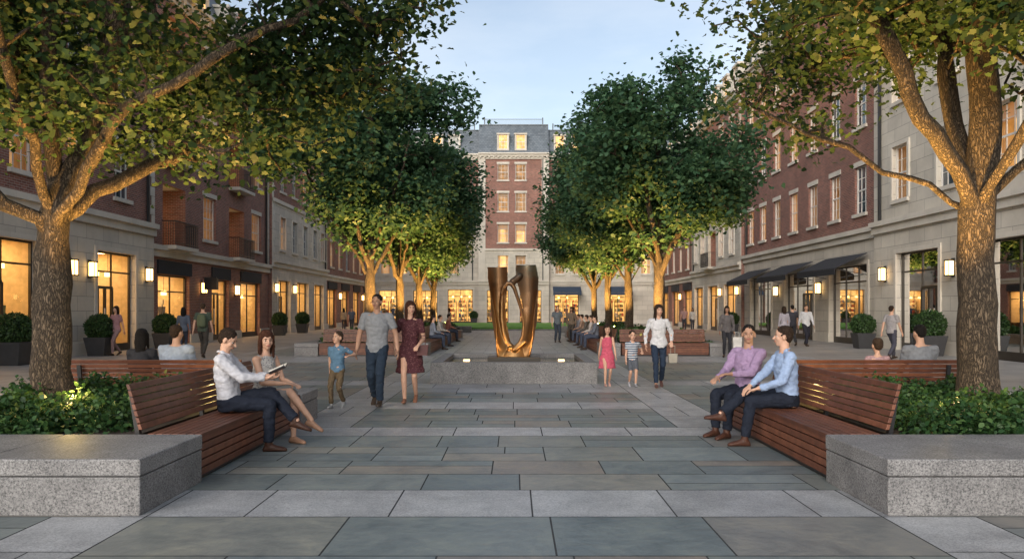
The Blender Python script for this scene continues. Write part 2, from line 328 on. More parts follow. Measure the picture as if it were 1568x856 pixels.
    h=Soup(); E(h,(0,-.024,.040),(.081,.098,.087)); E(h,(0,-.055,.0),(.070,.058,.075))
    if longhair:
        E(h,(0,-.02,.045),(.086,.100,.088))
        h.loft([(hp(0,-.055,.05),HR*.082*hk,HF*.055*hk),(hp(0,-.07,-.06),HR*.088*hk,HF*.050*hk),(hp(0,-.072,-.15),HR*.085*hk,HF*.042*hk),(hp(0,-.070,-.235),HR*.06*hk,HF*.026*hk)])
        for sd in(1,-1): h.cap(hp(sd*.066,.010,.045),hp(sd*.078,-.005,-.09),.026*hk,.026*hk); h.cap(hp(sd*.078,-.005,-.09),hp(sd*.080,.022,-.20),.026*hk,.014*hk)
    h.make('hair','hair_'+hair,X,.008 if detail else .015,1,root,fold=.006,fs=38)
    kind,col,slv=top; tm=cloth(name+'_top',col) if not isinstance(col,str) else col
    T=Soup(); tuck=(.02 if female else .03) if kind!='loose' else -.09
    inf=.013
    if kind=='dress': tuck=.0
    torso(T,inf,tuck,.495)
    for sd in(1,-1):
        if slv!='none': T.cap(P+U*.468+Rt*sd*.06,S[sd],.052*fat,.068*fat)
        if slv=='short': T.cap(S[sd],S[sd].lerp(el[sd],.68),.069*fat,.062*fat,f1=True)
        elif slv=='long': T.cap(S[sd],el[sd],.068*fat,.054*fat); T.cap(el[sd],el[sd].lerp(wr[sd],.94),.054*fat,.036*fat,f1=True)
        elif slv=='roll': T.cap(S[sd],el[sd],.068*fat,.056*fat); T.cap(el[sd],el[sd].lerp(wr[sd],.35),.056*fat,.050*fat,f1=True)
        else: T.cap(P+U*.44+Rt*sd*.08,P+U*.475+Rt*sd*(sh-.045),.05,.045)
    if slv!='none' and detail:
        for sd in (1,-1):
            a=P+U*.545-F*.055+Rt*sd*.012; m_=P+U*.535+Rt*sd*.062; b_=P+U*.485+F*.070+Rt*sd*.022
            T.cap(a,m_,.014,.014,n=8); T.cap(m_,b_,.014,.012,n=8)
    T.make('shirt' if kind!='dress' else 'dress_top',tm,X,.008 if detail else .015,2,root,fold=.012,fs=12)
    bk,bc=bottom; bm=cloth(name+'_bottom',bc) if not isinstance(bc,str) else bc
    Bt=Soup()
    if bk in('trousers','shorts'):
        torso(Bt,.011,-.10,.055)
        for sd in(1,-1):
            hp0=hip[sd]+V((0,0,.02))
            if bk=='trousers':
                Bt.cap(hp0,knee[sd],.099*(fat*.5+.5),.071*fat); Bt.cap(knee[sd],knee[sd].lerp(ank[sd],.95),.070*fat,.055*fat,f1=True)
            else: Bt.cap(hp0,knee[sd].lerp(hp0,.12),.100*(fat*.5+.5),.082*fat,f1=True)
        Bt.make('trousers' if bk=='trousers' else 'shorts',bm,X,.009 if detail else .015,2,root,fold=.011,fs=12)
    elif bk=='skirt':
        if sit:
            torso(Bt,.014,-.10,.10)
            mid=(knee[1]+knee[-1])/2; h0=(hip[1]+hip[-1])/2
            rg=[]
            for t in(0,.3,.6,.95):
                c=h0.lerp(mid,t)+V((0,0,.005)); w=.19*(1-t)+.145*t; rg.append((c,RR*w,V((0,0,1))*(.115*(1-t)+.088*t)))
            Bt.loft(rg,24)
        else:
            hem=.52; rg=[]
            for z,w,d in((P.z+.13,.138,.102),(P.z+.04,.172,.125),(P.z-.08,.200,.145),(hem+.12,.225,.17),(hem,.25,.195)): rg.append((V((0,0,z)),RR*w,FF*d))
            Bt.loft(rg,24)
        Bt.make('skirt',bm,X,.009 if detail else .015,2,root,fold=.018 if not sit else .008,fs=9)
    Sh=Soup()
    for sd in(1,-1):
        fd=fdir[sd]; sx=fd.cross(V((0,0,1))).normalized(); fu=sx.cross(fd).normalized(); A=ank[sd]; rg=[]
        for q,w,hh in((-.062,.022,.04),(-.045,.033,.075),(-.01,.036,.095),(.04,.037,.085),(.09,.042,.064),(.14,.044,.052),(.175,.034,.042),(.19,.018,.028)): rg.append((A+fd*q+fu*(-.088+hh/2+.002),sx*w*(.9 if female else 1),fu*hh/2))
        Sh.loft(rg,14)
        if not female: Sh.cap(A-fu*.03,A+(knee[sd]-A).normalized()*.02,.040,.042,n=10)
    Sh.make('shoes',cloth(name+'_shoe',shoe,.4),X,.008 if detail else .014,1,root)
    if pack:
        K=Soup(); K.loft([(P+U*t-F*(.17),Rt*w_,F*d_) for t,w_,d_ in((.05,.10,.05),(.10,.14,.08),(.30,.14,.085),(.42,.12,.06),(.46,.07,.03))],16); K.make('backpack',cloth('pack',pack),X,.015,1,root)
    return root,X,wr
def pattern(name,a,b,kind):
    m,nt,bs=nodes_new(name); g=N(nt,'ShaderNodeTexCoord')
    if kind=='stripe':
        s=N(nt,'ShaderNodeSeparateXYZ'); L(nt,g.outputs['Object'],s.inputs[0]); mm=N(nt,'ShaderNodeMath',operation='MULTIPLY'); mm.inputs[1].default_value=22; L(nt,s.outputs[2],mm.inputs[0])
        fr=N(nt,'ShaderNodeMath',operation='FRACT'); L(nt,mm.outputs[0],fr.inputs[0]); r=ramp(nt,[(.48,a),(.52,b)]); L(nt,fr.outputs[0],r.inputs[0])
    else:
        v=N(nt,'ShaderNodeTexVoronoi'); v.inputs['Scale'].default_value=38; L(nt,g.outputs['Object'],v.inputs['Vector']); r=ramp(nt,[(.22,b),(.36,a)]); L(nt,v.outputs['Distance'],r.inputs[0])
    L(nt,r.outputs[0],bs.inputs['Base Color']); bs.inputs['Roughness'].default_value=.85; MATS[name]=m; return name
pattern('stripe_cloth',(.5,.52,.54),(.05,.08,.14),'stripe'); pattern('floral_cloth',(.060,.012,.018),(.16,.07,.07),'dot'); pattern('speckle_cloth',(.42,.40,.38),(.14,.14,.16),'dot')
JEANS=(.018,.03,.055); NAVY=(.012,.016,.028)
person('walking_man',(-2.2,12.6),180,H=1.83,skin='tan',hair='black',top=('loose',(.22,.23,.25),'short'),bottom=('trousers',(.018,.03,.05)),shoe=(.05,.035,.025),
       lead=-1,step=.2,R=(.30,.06,.86),Lh=(-.32,.03,.86),look=(-12,0))
person('walking_woman',(-1.72,13.0),180,H=1.72,female=True,hair='auburn',longhair=True,top=('dress','floral_cloth','short'),bottom=('skirt','floral_cloth'),shoe=(.22,.10,.06),
       lead=1,step=.15,R=(.26,.0,.90),Lh=(-.16,.22,.98),look=(25,0))
person('walking_boy',(-2.78,12.35),168,H=1.19,child=True,hair='lbrown',top=('loose',(.09,.17,.26),'short'),bottom=('trousers',(.12,.085,.05)),shoe=(.3,.3,.3),
       lead=1,step=.16,Lh=(-.33,.10,1.22),look=(-20,8))
person('girl_in_pink_dress',(1.88,15.8),182,H=1.24,child=True,female=True,hair='brown',longhair=True,top=('dress',(.50,.09,.14),'none'),bottom=('skirt',(.50,.09,.14)),shoe=(.5,.3,.25),lead=1,step=.12)
person('boy_in_striped_shirt',(2.38,15.75),184,H=1.10,child=True,hair='brown',top=('loose','stripe_cloth','short'),bottom=('shorts',(.09,.10,.12)),shoe=(.3,.3,.32),lead=-1,step=.13,Lh=(-.30,.05,1.12))
person('woman_in_white_shirt',(2.88,15.6),176,H=1.68,female=True,hair='brown',longhair=True,top=('loose',(.55,.55,.57),'long'),bottom=('trousers',JEANS),shoe=(.12,.06,.05),lead=1,step=.2,look=(15,0),R=(.27,.05,.88),Lh=(-.25,.1,.95))
r,X,wr=person('seated_man_reading',(-3.10,8.55),-82,H=1.77,hair='brown',pose='crossL',lean=-7,top=('shirt',(.50,.50,.54),'long'),bottom=('trousers',NAVY),shoe=(.05,.022,.014),
       look=(-8,-28),R=(.12,.40,.80),Lh=(-.14,.38,.80),handR=((-.3,0,1),(.8,.3,0)),handL=((.3,0,1),(-.8,.3,0)),curl=.55,
       legs={-1:((.02,.70,.33),(-.2,.2,1),(.1,1,-.25)),1:((.08,.42,.09),(0,.3,1),(0,1,0))})
bk=Acc()
def bT(a,b,c):
    p=X@V((a,b,c)); return (p.x,p.y,p.z)
bk.T=bT
simple('book_page',(.6,.57,.5),.8); simple('book_cover',(.05,.06,.08),.5)
for sd in(1,-1):
    bk.hexa([(0,.43,.835),(0,.43,.848),(0,.58,.905),(0,.58,.918),(sd*.145,.43,.865),(sd*.145,.43,.878),(sd*.145,.58,.935),(sd*.145,.58,.948)],'book_page')
    bk.hexa([(0,.425,.828),(0,.425,.833),(0,.585,.898),(0,.585,.903),(sd*.15,.425,.858),(sd*.15,.425,.863),(sd*.15,.585,.928),(sd*.15,.585,.933)],'book_cover')
bk.build('open_book')
person('seated_woman',(-2.95,9.2),-112,H=1.70,female=True,hair='auburn',longhair=True,pose='cross',lean=5,top=('shirt','speckle_cloth','none'),bottom=('skirt',(.24,.22,.21)),shoe=(.35,.20,.13),
       look=(-35,-3),R=(.05,.36,.72),Lh=(-.10,.38,.70),legs={1:((-.12,.62,.28),(.2,.2,1),(-.1,1,-.35)),-1:((-.04,.42,.09),(0,.3,1),(.1,1,0))})
person('seated_man_in_blue_shirt',(3.12,8.95),88,H=1.77,hair='brown',pose='cross',lean=3,top=('shirt',(.28,.37,.55),'long'),bottom=('trousers',NAVY),shoe=(.07,.03,.02),look=(-12,0),
       R=(.02,.42,.66),Lh=(-.16,.36,.66),legs={1:((-.02,.74,.36),(.2,.2,1),(0,1,.1)),-1:((-.10,.50,.09),(0,.3,1),(0,1,0))})
person('seated_man_in_lavender_shirt',(2.90,9.75),125,H=1.77,skin='tan',hair='black',pose='sit',lean=-3,top=('shirt',(.30,.21,.34),'long'),bottom=('trousers',NAVY),shoe=(.07,.03,.02),look=(38,0),
       R=(.16,.36,.70),Lh=(-.05,.36,.76),legs={1:((.10,.46,.09),(.1,.3,1),(.1,1,0)),-1:((-.10,.50,.09),(0,.3,1),(0,1,0))})
person('seated_woman_from_behind',(-5.20,10.95),2,H=1.66,female=True,hair='black',longhair=True,pose='sit',top=('shirt',(.03,.03,.035),'long'),detail=False)
person('seated_man_from_behind',(-4.72,10.95),0,H=1.74,hair='lbrown',pose='sit',top=('shirt',(.35,.4,.48),'long'),detail=False,look=(-20,0))
person('seated_man_from_behind',(5.68,10.95),0,H=1.74,hair='black',pose='sit',top=('shirt',(.2,.21,.23),'short'),detail=False,look=(10,-8))
person('seated_child_from_behind',(5.08,10.95),0,H=1.30,child=True,hair='lbrown',pose='sit',top=('shirt',(.4,.25,.25),'short'),detail=False,z0=.12)
bg=[(-13.4,26.4,160,1.70,1,'pedestrian_in_pink',(.36,.20,.21),(.26,.17,.17),'walk'),
(-11.6,27.5,20,1.66,1,'pedestrian',(.1,.12,.16),(.05,.06,.09),'walk'),(-10.0,25.2,5,1.78,0,'pedestrian_with_backpack',(.06,.08,.06),(.05,.045,.04),'walk'),
(11.2,32.5,10,1.70,1,'pedestrian',(.33,.31,.35),(.05,.05,.06),'stand'),(11.9,33.5,0,1.78,0,'pedestrian',(.04,.04,.05),(.03,.03,.035),'walk'),(12.3,33.0,185,1.78,0,'pedestrian',(.5,.5,.52),(.02,.02,.03),'walk'),
(11.8,24.5,-60,1.70,0,'pedestrian',(.3,.28,.28),(.06,.06,.08),'walk'),(6.9,25.4,170,1.68,1,'pedestrian_with_shopping_bag',(.10,.09,.09),(.025,.025,.03),'stand'),
(2.05,37.0,190,1.74,0,'standing_visitor',(.12,.14,.16),(.04,.05,.07),'stand'),(2.75,37.5,160,1.70,1,'standing_visitor',(.16,.12,.09),(.06,.05,.04),'stand'),
(12.6,58,170,1.75,0,'pedestrian',(.4,.25,.23),(.05,.05,.06),'walk'),(13.1,57.5,170,1.70,1,'pedestrian',(.5,.48,.45),(.05,.05,.06),'walk'),(-11.8,57,190,1.72,0,'pedestrian',(.1,.12,.16),(.05,.05,.06),'walk'),(-12.6,58,10,1.68,1,'pedestrian',(.4,.3,.2),(.06,.05,.06),'walk'),
(-4.6,55.6,90,1.7,1,'pedestrian',(.35,.32,.3),(.05,.05,.06),'walk'),(4.2,55,-80,1.75,0,'pedestrian',(.12,.12,.15),(.05,.05,.06),'walk'),(1.0,82,10,1.75,0,'pedestrian',(.3,.3,.33),(.05,.05,.06),'walk'),(-2.2,82,200,1.7,1,'pedestrian',(.5,.2,.18),(.05,.05,.06),'walk')]
for i,(x,y,a,H,fem,nm,c1,c2,ps) in enumerate(bg):
    person(nm,(x,y),a,H=H,female=bool(fem),skin=['fair','tan','fair','brown'][i%4],hair=['brown','black','lbrown'][i%3],longhair=bool(fem),pose=ps,top=('loose',c1,'long' if i%2 else 'short'),bottom=('trousers',c2),detail=False,lead=1 if i%2 else -1,pack=(.10,.12,.07) if 'backpack' in nm else None)
for (x,y,a,c,nm) in [(-3.15,30.2,-80,(.2,.22,.27),'bench_sitter'),(-3.15,33.0,-95,(.4,.38,.36),'bench_sitter'),(3.15,30.0,90,(.12,.13,.16),'bench_sitter'),(3.15,31.6,85,(.38,.34,.32),'bench_sitter'),(3.15,33.6,80,(.1,.09,.08),'bench_sitter'),(3.2,36.5,80,(.3,.2,.15),'bench_sitter'),(3.2,38.5,100,(.35,.35,.4),'bench_sitter'),(-3.2,38.0,-80,(.35,.15,.12),'bench_sitter')]:
    person(nm,(x,y),a,H=1.72,hair='brown',pose='sit',lean=4,top=('shirt',c,'long'),detail=False)
def bag(name,x,y,z,w,d,h,col):
    a=Acc(); simple(name+'_m',col,.6); m=name+'_m'
    a.hexa([(x-w*.42,y-d/2,z),(x-w/2,y-d/2,z+h),(x-w*.42,y+d/2,z),(x-w/2,y+d/2,z+h),(x+w*.42,y-d/2,z),(x+w/2,y-d/2,z+h),(x+w*.42,y+d/2,z),(x+w/2,y+d/2,z+h)],m)
    for q in(-1,1): a.box(x-w*.25,x-w*.22,y+q*d*.3-.006,y+q*d*.3+.006,z+h,z+h+.16,m); a.box(x+w*.22,x+w*.25,y+q*d*.3-.006,y+q*d*.3+.006,z+h,z+h+.16,m); a.box(x-w*.22,x+w*.22,y+q*d*.3-.006,y+q*d*.3+.006,z+h+.145,z+h+.16,m)
    a.build(name,bevel={m:.01})
bag('handbag',3.14,15.5,.50,.18,.09,.18,(.30,.27,.22)); bag('shopping_bag',7.2,25.3,.30,.3,.14,.36,(.55,.53,.5))
bag('shoulder_bag',-1.50,12.85,.80,.2,.09,.17,(.08,.02,.02))
# ------------------------------------------------------------------ ground
a=Acc(); a.poly([(-300,-200,0),(300,-200,0),(300,400,0),(-300,400,0)],'grout'); v,f=a.d['grout']; mesh_obj('ground',v,f,'grout')
tiles={'bluestone':([],[]),'granite_paving':([],[])}
GAP=.0065
def tile(m,x0,x1,y0,y1):
    if x1-x0<.03 or y1-y0<.03: return
    v,f=tiles[m]; n=len(v); z=.005; v+= [(x0+GAP,y0+GAP,z),(x1-GAP,y0+GAP,z),(x1-GAP,y1-GAP,z),(x0+GAP,y1-GAP,z)]; f.append((n,n+1,n+2,n+3))
rnd=random.Random(12)
def blue(x0,x1,y0,y1,sc=1.0,fixed=None):
    y=y0
    while y<y1-.01:
        d=rnd.choice([.45,.6,.75,.6])*sc
        if fixed: d=fixed
        if y1-y<d*1.4: d=y1-y
        x=x0-rnd.random()*.5
        while x<x1:
            w=rnd.uniform(.6,1.35)*sc
            if x1-(x+w)<.25: w=x1-x
            a0=max(x,x0); b0=min(x+w,x1)
            if d>.55 and not fixed and rnd.random()<.4:
                k=rnd.choice([.4,.5,.6]); tile('bluestone',a0,b0,y,y+d*k)
                if rnd.random()<.5 and b0-a0>.7: mm=(a0+b0)/2+rnd.uniform(-.15,.15); tile('bluestone',a0,mm,y+d*k,y+d); tile('bluestone',mm,b0,y+d*k,y+d)
                else: tile('bluestone',a0,b0,y+d*k,y+d)
            else: tile('bluestone',a0,b0,y,y+d)
            x+=w
        y+=d
def gran(x0,x1,y0,y1,w=1.08,d=None,off=0):
    d=d or (y1-y0); y=y0; row=0
    while y<y1-.01:
        y2=min(y+d,y1); x=x0-off-(w*.5 if row%2 else 0); row+=1
        while x<x1-.01:
            x2=min(x+w,x1)
            if x1-x2<.2: x2=x1
            tile('granite_paving',max(x,x0),x2,y,y2); x=x2
        y=y2
pale=Acc()
for sg in(-1,1):
    def reg(fn,a,b,*k): fn(min(sg*a,sg*b),max(sg*a,sg*b),*k)
    reg(gran,2.75,3.45,-6,5.85,.7,1.1)
    reg(blue,3.45,9,-6,5.85)
    reg(blue,2.95,6.5,5.85,11.2); reg(blue,6.5,9,5.85,11.2)
    reg(gran,2.15,2.95,10.3,58,.8,1.1)
    reg(blue,2.95,9,11.2,16); reg(gran,2.95,9,16,17,1.1); reg(blue,2.95,9,17,23)
    reg(gran,2.95,9,23,26,1.0,.75); reg(blue,2.95,9,26,48); reg(gran,2.95,9,48,83,1.1,.8)
    reg(gran,9,9.6,-6,83,.6,1.1)
    pale.box(min(sg*9.6,sg*15.2),max(sg*9.6,sg*15.2),-6,83.2,.001,.006,'pale_paving')
pale.build('side_pavement')
blue(-2.75,2.75,-6,4.0); blue(-2.75,2.75,4.0,4.92,1.2,.92); blue(-2.75,2.75,4.92,5.85,1.15,.93)
gran(-2.75,2.75,5.85,6.72,1.08,None,.35)
gran(-2.95,-2.75,5.85,6.72); gran(2.75,2.95,5.85,6.72)
blue(-2.95,2.95,6.72,9.6,1.08); gran(-2.95,2.95,9.6,10.3,1.1)
blue(-2.15,2.15,10.3,12.2); gran(-2.15,2.15,12.2,13.1,1.07); blue(-2.15,2.15,13.1,14.6); gran(-2.15,2.15,14.6,22,1.07,.9)
blue(-2.15,2.15,22,26); gran(-2.15,2.15,26,58,1.07,.8); gran(-2.95,2.95,58,83,1.1,.8)
mesh_obj('bluestone_paving',*tiles['bluestone'],'bluestone'); mesh_obj('granite_paving_bands',*tiles['granite_paving'],'granite_paving')
a=Acc(); a.box(-9,9,57.5,79.5,0,.12,'granite_block'); a.box(-8.8,8.8,57.7,79.3,.12,.22,'lawn_grass'); a.build('lawn')
# ------------------------------------------------------------------ foliage helpers
LEAF=np.array([(0,0),(.20,.16),(.36,.36),(.22,.52),(.30,.74),(0,1),(-.30,.74),(-.22,.52),(-.36,.36),(-.20,.16)])
DIAM=np.array([(0,0),(.34,.35),(.28,.72),(0,1),(-.28,.72),(-.34,.35)])
def leaves(name,C,size,tmpl,mat,parent,rs,upb=.6):
    n=len(C); k=len(tmpl)
    nrm=rs.normal(size=(n,3)); nrm[:,2]=np.abs(nrm[:,2])+upb; nrm/=np.linalg.norm(nrm,axis=1)[:,None]
    d=rs.normal(size=(n,3)); d[:,2]-=.35; d-=nrm*(d*nrm).sum(1)[:,None]; d/=np.linalg.norm(d,axis=1)[:,None]
    sx=np.cross(d,nrm); sz=size*rs.uniform(.65,1.25,n)
    fold=np.abs(tmpl[:,0])*.5
    P=C[:,None,:]+sz[:,None,None]*(sx[:,None,:]*tmpl[None,:,0,None]+d[:,None,:]*tmpl[None,:,1,None]+nrm[:,None,:]*fold[None,:,None])
    me=bpy.data.meshes.new(name); me.vertices.add(n*k); me.vertices.foreach_set('co',P.reshape(-1))
    me.loops.add(n*k); me.loops.foreach_set('vertex_index',np.arange(n*k,dtype=np.int32)); me.polygons.add(n)
    me.polygons.foreach_set('loop_start',np.arange(0,n*k,k,dtype=np.int32)); me.polygons.foreach_set('loop_total',np.full(n,k,dtype=np.int32))
    me.update(); me.materials.append(MATS[mat]); return link(bpy.data.objects.new(name,me),parent)
def tree_mesh(seed,limbs,trunk,crown,ntip,lpt,leafsize,tmpl,lmat,r0,spread,nl=16,lobe=(.36,.5),minz=None,extra=()):
    rs=np.random.RandomState(seed); nodes=[];par=[]
    def path(pts,start):
        p=start
        for q in pts: nodes.append(np.array(q,float)); par.append(p); p=len(nodes)-1
        return p
    def dens(pts,step=.3,wob=.03):
        out=[];pts=[np.array(q,float) for q in pts]
        for i in range(len(pts)-1):
            k=max(1,int(np.linalg.norm(pts[i+1]-pts[i])/step))
            for j in range(1,k+1): out.append(pts[i]+(pts[i+1]-pts[i])*j/k+(rs.normal(size=3)*wob if j<k else 0))
        return out
    nodes.append(np.array(trunk[0],float)); par.append(-1); last=path(dens(trunk,.25,.012),0); tend=last
    for l in limbs:
        st=min(range(tend+1),key=lambda i:np.linalg.norm(nodes[i]-np.array(l[0]))); path(dens([nodes[st]]+list(l[1:]),.25,.03),st)
    cc,cr=np.array(crown[0]),np.array(crown[1]); lob=[(np.array(c,float),s) for c,s in extra]
    while len(lob)<nl:
        u=rs.normal(size=3); u/=np.linalg.norm(u); lob.append((cc+u*cr*rs.uniform(.45,.78),rs.uniform(*lobe)))
    pts=[]
    while len(pts)<ntip:
        c,s=lob[rs.randint(nl)]; u=rs.normal(size=3); u/=np.linalg.norm(u); q=c+u*cr*s*rs.uniform(.35,1)**.6
        if minz and q[2]<minz+rs.uniform(0,.4): continue
        pts.append(q)
    ax=np.array(trunk[-1]); pts.sort(key=lambda q:np.linalg.norm(q-ax)+rs.uniform(-.4,.4))
    LC=[]
    for q in pts:
        A=np.array(nodes); dv=q-A; dd=np.linalg.norm(dv,axis=1)+1e-6; cost=dd*(1+.8*np.maximum(0,-dv[:,2]/dd)); cost[:max(2,tend-1)]+=3
        i=int(np.argmin(cost)); D=dd[i]; k=max(2,int(D/.28)); s=nodes[i]; off=rs.normal(size=3)*.10*D; off[2]+=.08*D; p=i
        for j in range(1,k+1):
            t=j/k; nodes.append(s+(q-s)*t+off*4*t*(1-t)*.6); par.append(p); p=len(nodes)-1
            if t>.4: LC.append(nodes[-1])
    n=len(nodes); cnt=np.zeros(n); ch=[[] for _ in range(n)]
    for i in range(1,n): ch[par[i]].append(i)
    for i in range(n-1,0,-1):
        if not ch[i]: cnt[i]=1
        cnt[par[i]]+=cnt[i]
    rad=r0*np.power(np.maximum(cnt,1)/cnt[0],.46)
    hz=np.array([nd[2]-trunk[0][2] for nd in nodes]); fork=min(l[0][2] for l in limbs)
    for i in range(tend+1):
        if hz[i]<fork+.1: rad[i]=r0*(1-.15*min(1,hz[i]/2.5))*(1+.45*max(0,1-hz[i]/.45)**2)
        else: rad[i]=min(rad[i],r0*.75)
    v=[];f=[]
    def tube(idx):
        sides=14 if rad[idx[1]]>.06 else (7 if rad[idx[1]]>.02 else 4); b=len(v); prev=None
        for k,i in enumerate(idx):
            p=nodes[i]; nx=nodes[idx[min(k+1,len(idx)-1)]]; pv=nodes[idx[max(k-1,0)]]; d=nx-pv; d=d/(np.linalg.norm(d)+1e-9)
            if prev is None: a=np.cross(d,(0,0,1) if abs(d[2])<.9 else (1,0,0))
            else: a=prev-d*np.dot(prev,d)
            a=a/np.linalg.norm(a); prev=a; bb=np.cross(d,a); r=rad[i] if not(k==0 and i!=0) else min(rad[i],rad[idx[1]]*1.5)
            for j in range(sides):
                t=2*math.pi*j/sides; rr=r*(1+(.07*math.sin(3*t+i*.3)+.05*math.sin(5*t-i*.5) if r>.08 else 0)); v.append(tuple(p+a*math.cos(t)*rr+bb*math.sin(t)*rr))
        for k in range(len(idx)-1):
            for j in range(sides):
                j2=(j+1)%sides; f.append((b+k*sides+j,b+k*sides+j2,b+(k+1)*sides+j2,b+(k+1)*sides+j))
    stack=[(0,None)]
    while stack:
        i,st=stack.pop(); idx=([st] if st is not None else [])+[i]
        while ch[i]:
            c=sorted(ch[i],key=lambda q:-cnt[q])
            if i<tend: c=sorted(ch[i],key=lambda q:0 if q<=tend else 1)
            for o in c[1:]: stack.append((o,i))
            i=c[0]; idx.append(i)
        if len(idx)>1: tube(idx)
    tm=bpy.data.meshes.new('trunk'); tm.from_pydata(v,[],f); tm.shade_smooth(); tm.materials.append(MATS['bark'])
    LC=np.array(LC); tot=ntip*lpt; ii=rs.randint(len(LC),size=tot); C=LC[ii]+rs.normal(size=(tot,3))*np.array([1,1,.7])*spread
    if minz: C=C[C[:,2]>minz-.15]
    lo=leaves('foliage',C,leafsize,tmpl,lmat,None,rs); lm=lo.data; bpy.data.objects.remove(lo)
    return tm,lm
def place_tree(name,data,loc,rot=0,sc=1):
    e=empty(name); e.location=loc; e.rotation_euler=(0,0,rot); e.scale=(sc,sc,sc)
    for nm,d in zip(('trunk_and_branches','foliage'),data):
        o=bpy.data.objects.new(nm,d); link(o,e)
def spot(loc,tgt,pw,ang=60,col=(1,.56,.14),r=.06,nm='tree_uplight'):
    l=bpy.data.lights.new(nm,'SPOT'); l.energy=pw; l.color=col; l.spot_size=math.radians(ang); l.spot_blend=.7; l.shadow_soft_size=r
    o=bpy.data.objects.new(nm,l); o.location=loc; o.rotation_euler=(V(tgt)-V(loc)).to_track_quat('-Z','Y').to_euler(); scene.collection.objects.link(o)
TL=tree_mesh(11,[[(0,0,2.0),(.55,-.3,2.75),(1.1,-.5,3.4),(2.1,-.6,3.9),(3.1,-.4,4.5)],[(0,0,2.2),(.35,.3,3.2),(.5,.4,4.4),(.7,.3,5.8)],[(0,0,1.9),(-.5,-.3,2.5),(-1.3,-.5,3.1),(-2.4,-.6,3.8)],
     [(0,0,2.1),(-.2,.8,3.0),(-.5,1.8,4.0)],[(0,0,2.3),(.1,-.8,3.2),(.5,-1.9,4.3)],[(0,0,2.2),(1.0,.9,3.1),(2.2,1.7,4.2)]],
     [(0,0,0),(.02,0,1),(0,.03,2.0),(.03,.03,2.5),(-.05,0,3.4),(-.1,.1,4.6),(0,0,6)],((-.35,.3,5.1),(4.3,3.7,2.3)),950,60,.098,LEAF,'oak_leaf',.215,.23,nl=28,lobe=(.28,.42),minz=2.75,extra=[((2.9,.6,4.2),.27),((2.0,.6,3.5),.28),((2.4,.4,3.9),.26),((3.4,.3,4.9),.24)])
TR=tree_mesh(23,[[(0,0,2.2),(-.25,-.1,2.75),(-.8,-.3,3.3),(-1.25,-.4,4.2),(-1.6,-.4,5.4)],[(0,0,2.4),(-.1,.3,3.4),(-.25,.4,4.6)],[(0,0,2.2),(.5,.1,2.8),(1.3,.3,3.4),(2.4,.4,4.1)],
     [(0,0,2.3),(-.9,.9,3.1),(-2.1,1.5,3.9)],[(0,0,2.3),(.1,-.8,3.2),(-.5,-1.9,4.3)]],
     [(0,0,0),(-.02,0,1),(0,.03,2.0),(.05,.03,2.6),(.1,0,3.4),(.05,.1,4.6),(0,0,6)],((.30,.2,5.3),(3.9,3.8,2.4)),900,56,.098,LEAF,'oak_leaf',.215,.23,nl=26,lobe=(.30,.43),minz=3.1)
place_tree('oak_tree',TL,(-5.3,9,.36)); place_tree('oak_tree',TR,(5.32,9,.36))
mids=[]
for sd in(5,6,7):
    lim=[]
    rs=random.Random(sd)
    for k in range(6):
        t=k*math.pi/3+rs.uniform(-.3,.3); z=2.4+.25*(k%3); lim.append([(0,0,z),(.6*math.cos(t),.6*math.sin(t),z+.9),(1.5*math.cos(t),1.5*math.sin(t),z+2.3),(2.3*math.cos(t),2.3*math.sin(t),z+3.8)])
    mids.append(tree_mesh(sd,lim,[(0,0,0),(.04,0,1.5),(0,.05,2.8),(.05,0,4.5),(0,0,7),(0,0,8.6)],((0,0,6.8),(4.0,3.8,3.9)),640,56,.185,DIAM,'plane_leaf',.20,.31,nl=32,lobe=(.19,.34),minz=3.0))
k=0
for sg in(-1,1):
    for j,(y,sc) in enumerate([(28.5,1.04),(36,1.0),(43.5,1.02),(51,1.0)]):
        x=sg*5.25; place_tree('plane_tree',mids[k%3],(x,y,.36),rot=1.3*k,sc=sc); k+=1
        spot((x-.9*sg,y-1.3,.6),(x,y+.2,5.5),5500,80)
for sg in(-1,1):
    x=sg*5.3
    spot((x-sg*.85,7.9,.66),(x-sg*.35,8.9,4.6),2000,56); spot((x-sg*1.5,9.8,.66),(x-sg*1.6,9.6,4),1500,90); spot((x+sg*.6,9.9,.66),(x+sg*.7,9.5,4),900,90)
# ------------------------------------------------------------------ planters + benches
def bench(acc,p0,p1,back,h=.43,depth=.50,btop=.86):
    d=V((p1[0]-p0[0],p1[1]-p0[1],0)); Ln=d.length; d.normalize(); b=V((back[0],back[1],0)); o=V((p0[0],p0[1],0))
    def T(a,w,z): q=o+d*a+b*w; return (q.x,q.y,z)
    acc.T=T
    n=5
    for i in range(n): z=.05+i*.074; acc.box(0,Ln,0,.03,z,z+.062,'bench_wood')
    acc.box(.02,Ln-.02,.035,depth-.04,.0,h-.045,'black_metal')
    for i in range(7): w=-.01+i*.071; acc.box(0,Ln,w,w+.060,h-.035,h,'bench_wood')
    for i in range(7):
        z=h+.035+i*.06; w=depth+.015+(z-h)*.28; acc.hexa([(0,w,z),(0,w+.015,z+.05),(0,w+.032,z),(0,w+.047,z+.05),(Ln,w,z),(Ln,w+.015,z+.05),(Ln,w+.032,z),(Ln,w+.047,z+.05)],'bench_wood')
    k=max(2,int(Ln/1.2)+1)
    for i in range(k):
        a=.14+(Ln-.33)*i/(k-1); acc.hexa([(a,depth+.05,.05),(a,depth+.19,btop-.05),(a,depth+.10,.05),(a,depth+.22,btop-.05),(a+.05,depth+.05,.05),(a+.05,depth+.19,btop-.05),(a+.05,depth+.10,.05),(a+.05,depth+.22,btop-.05)],'black_metal')
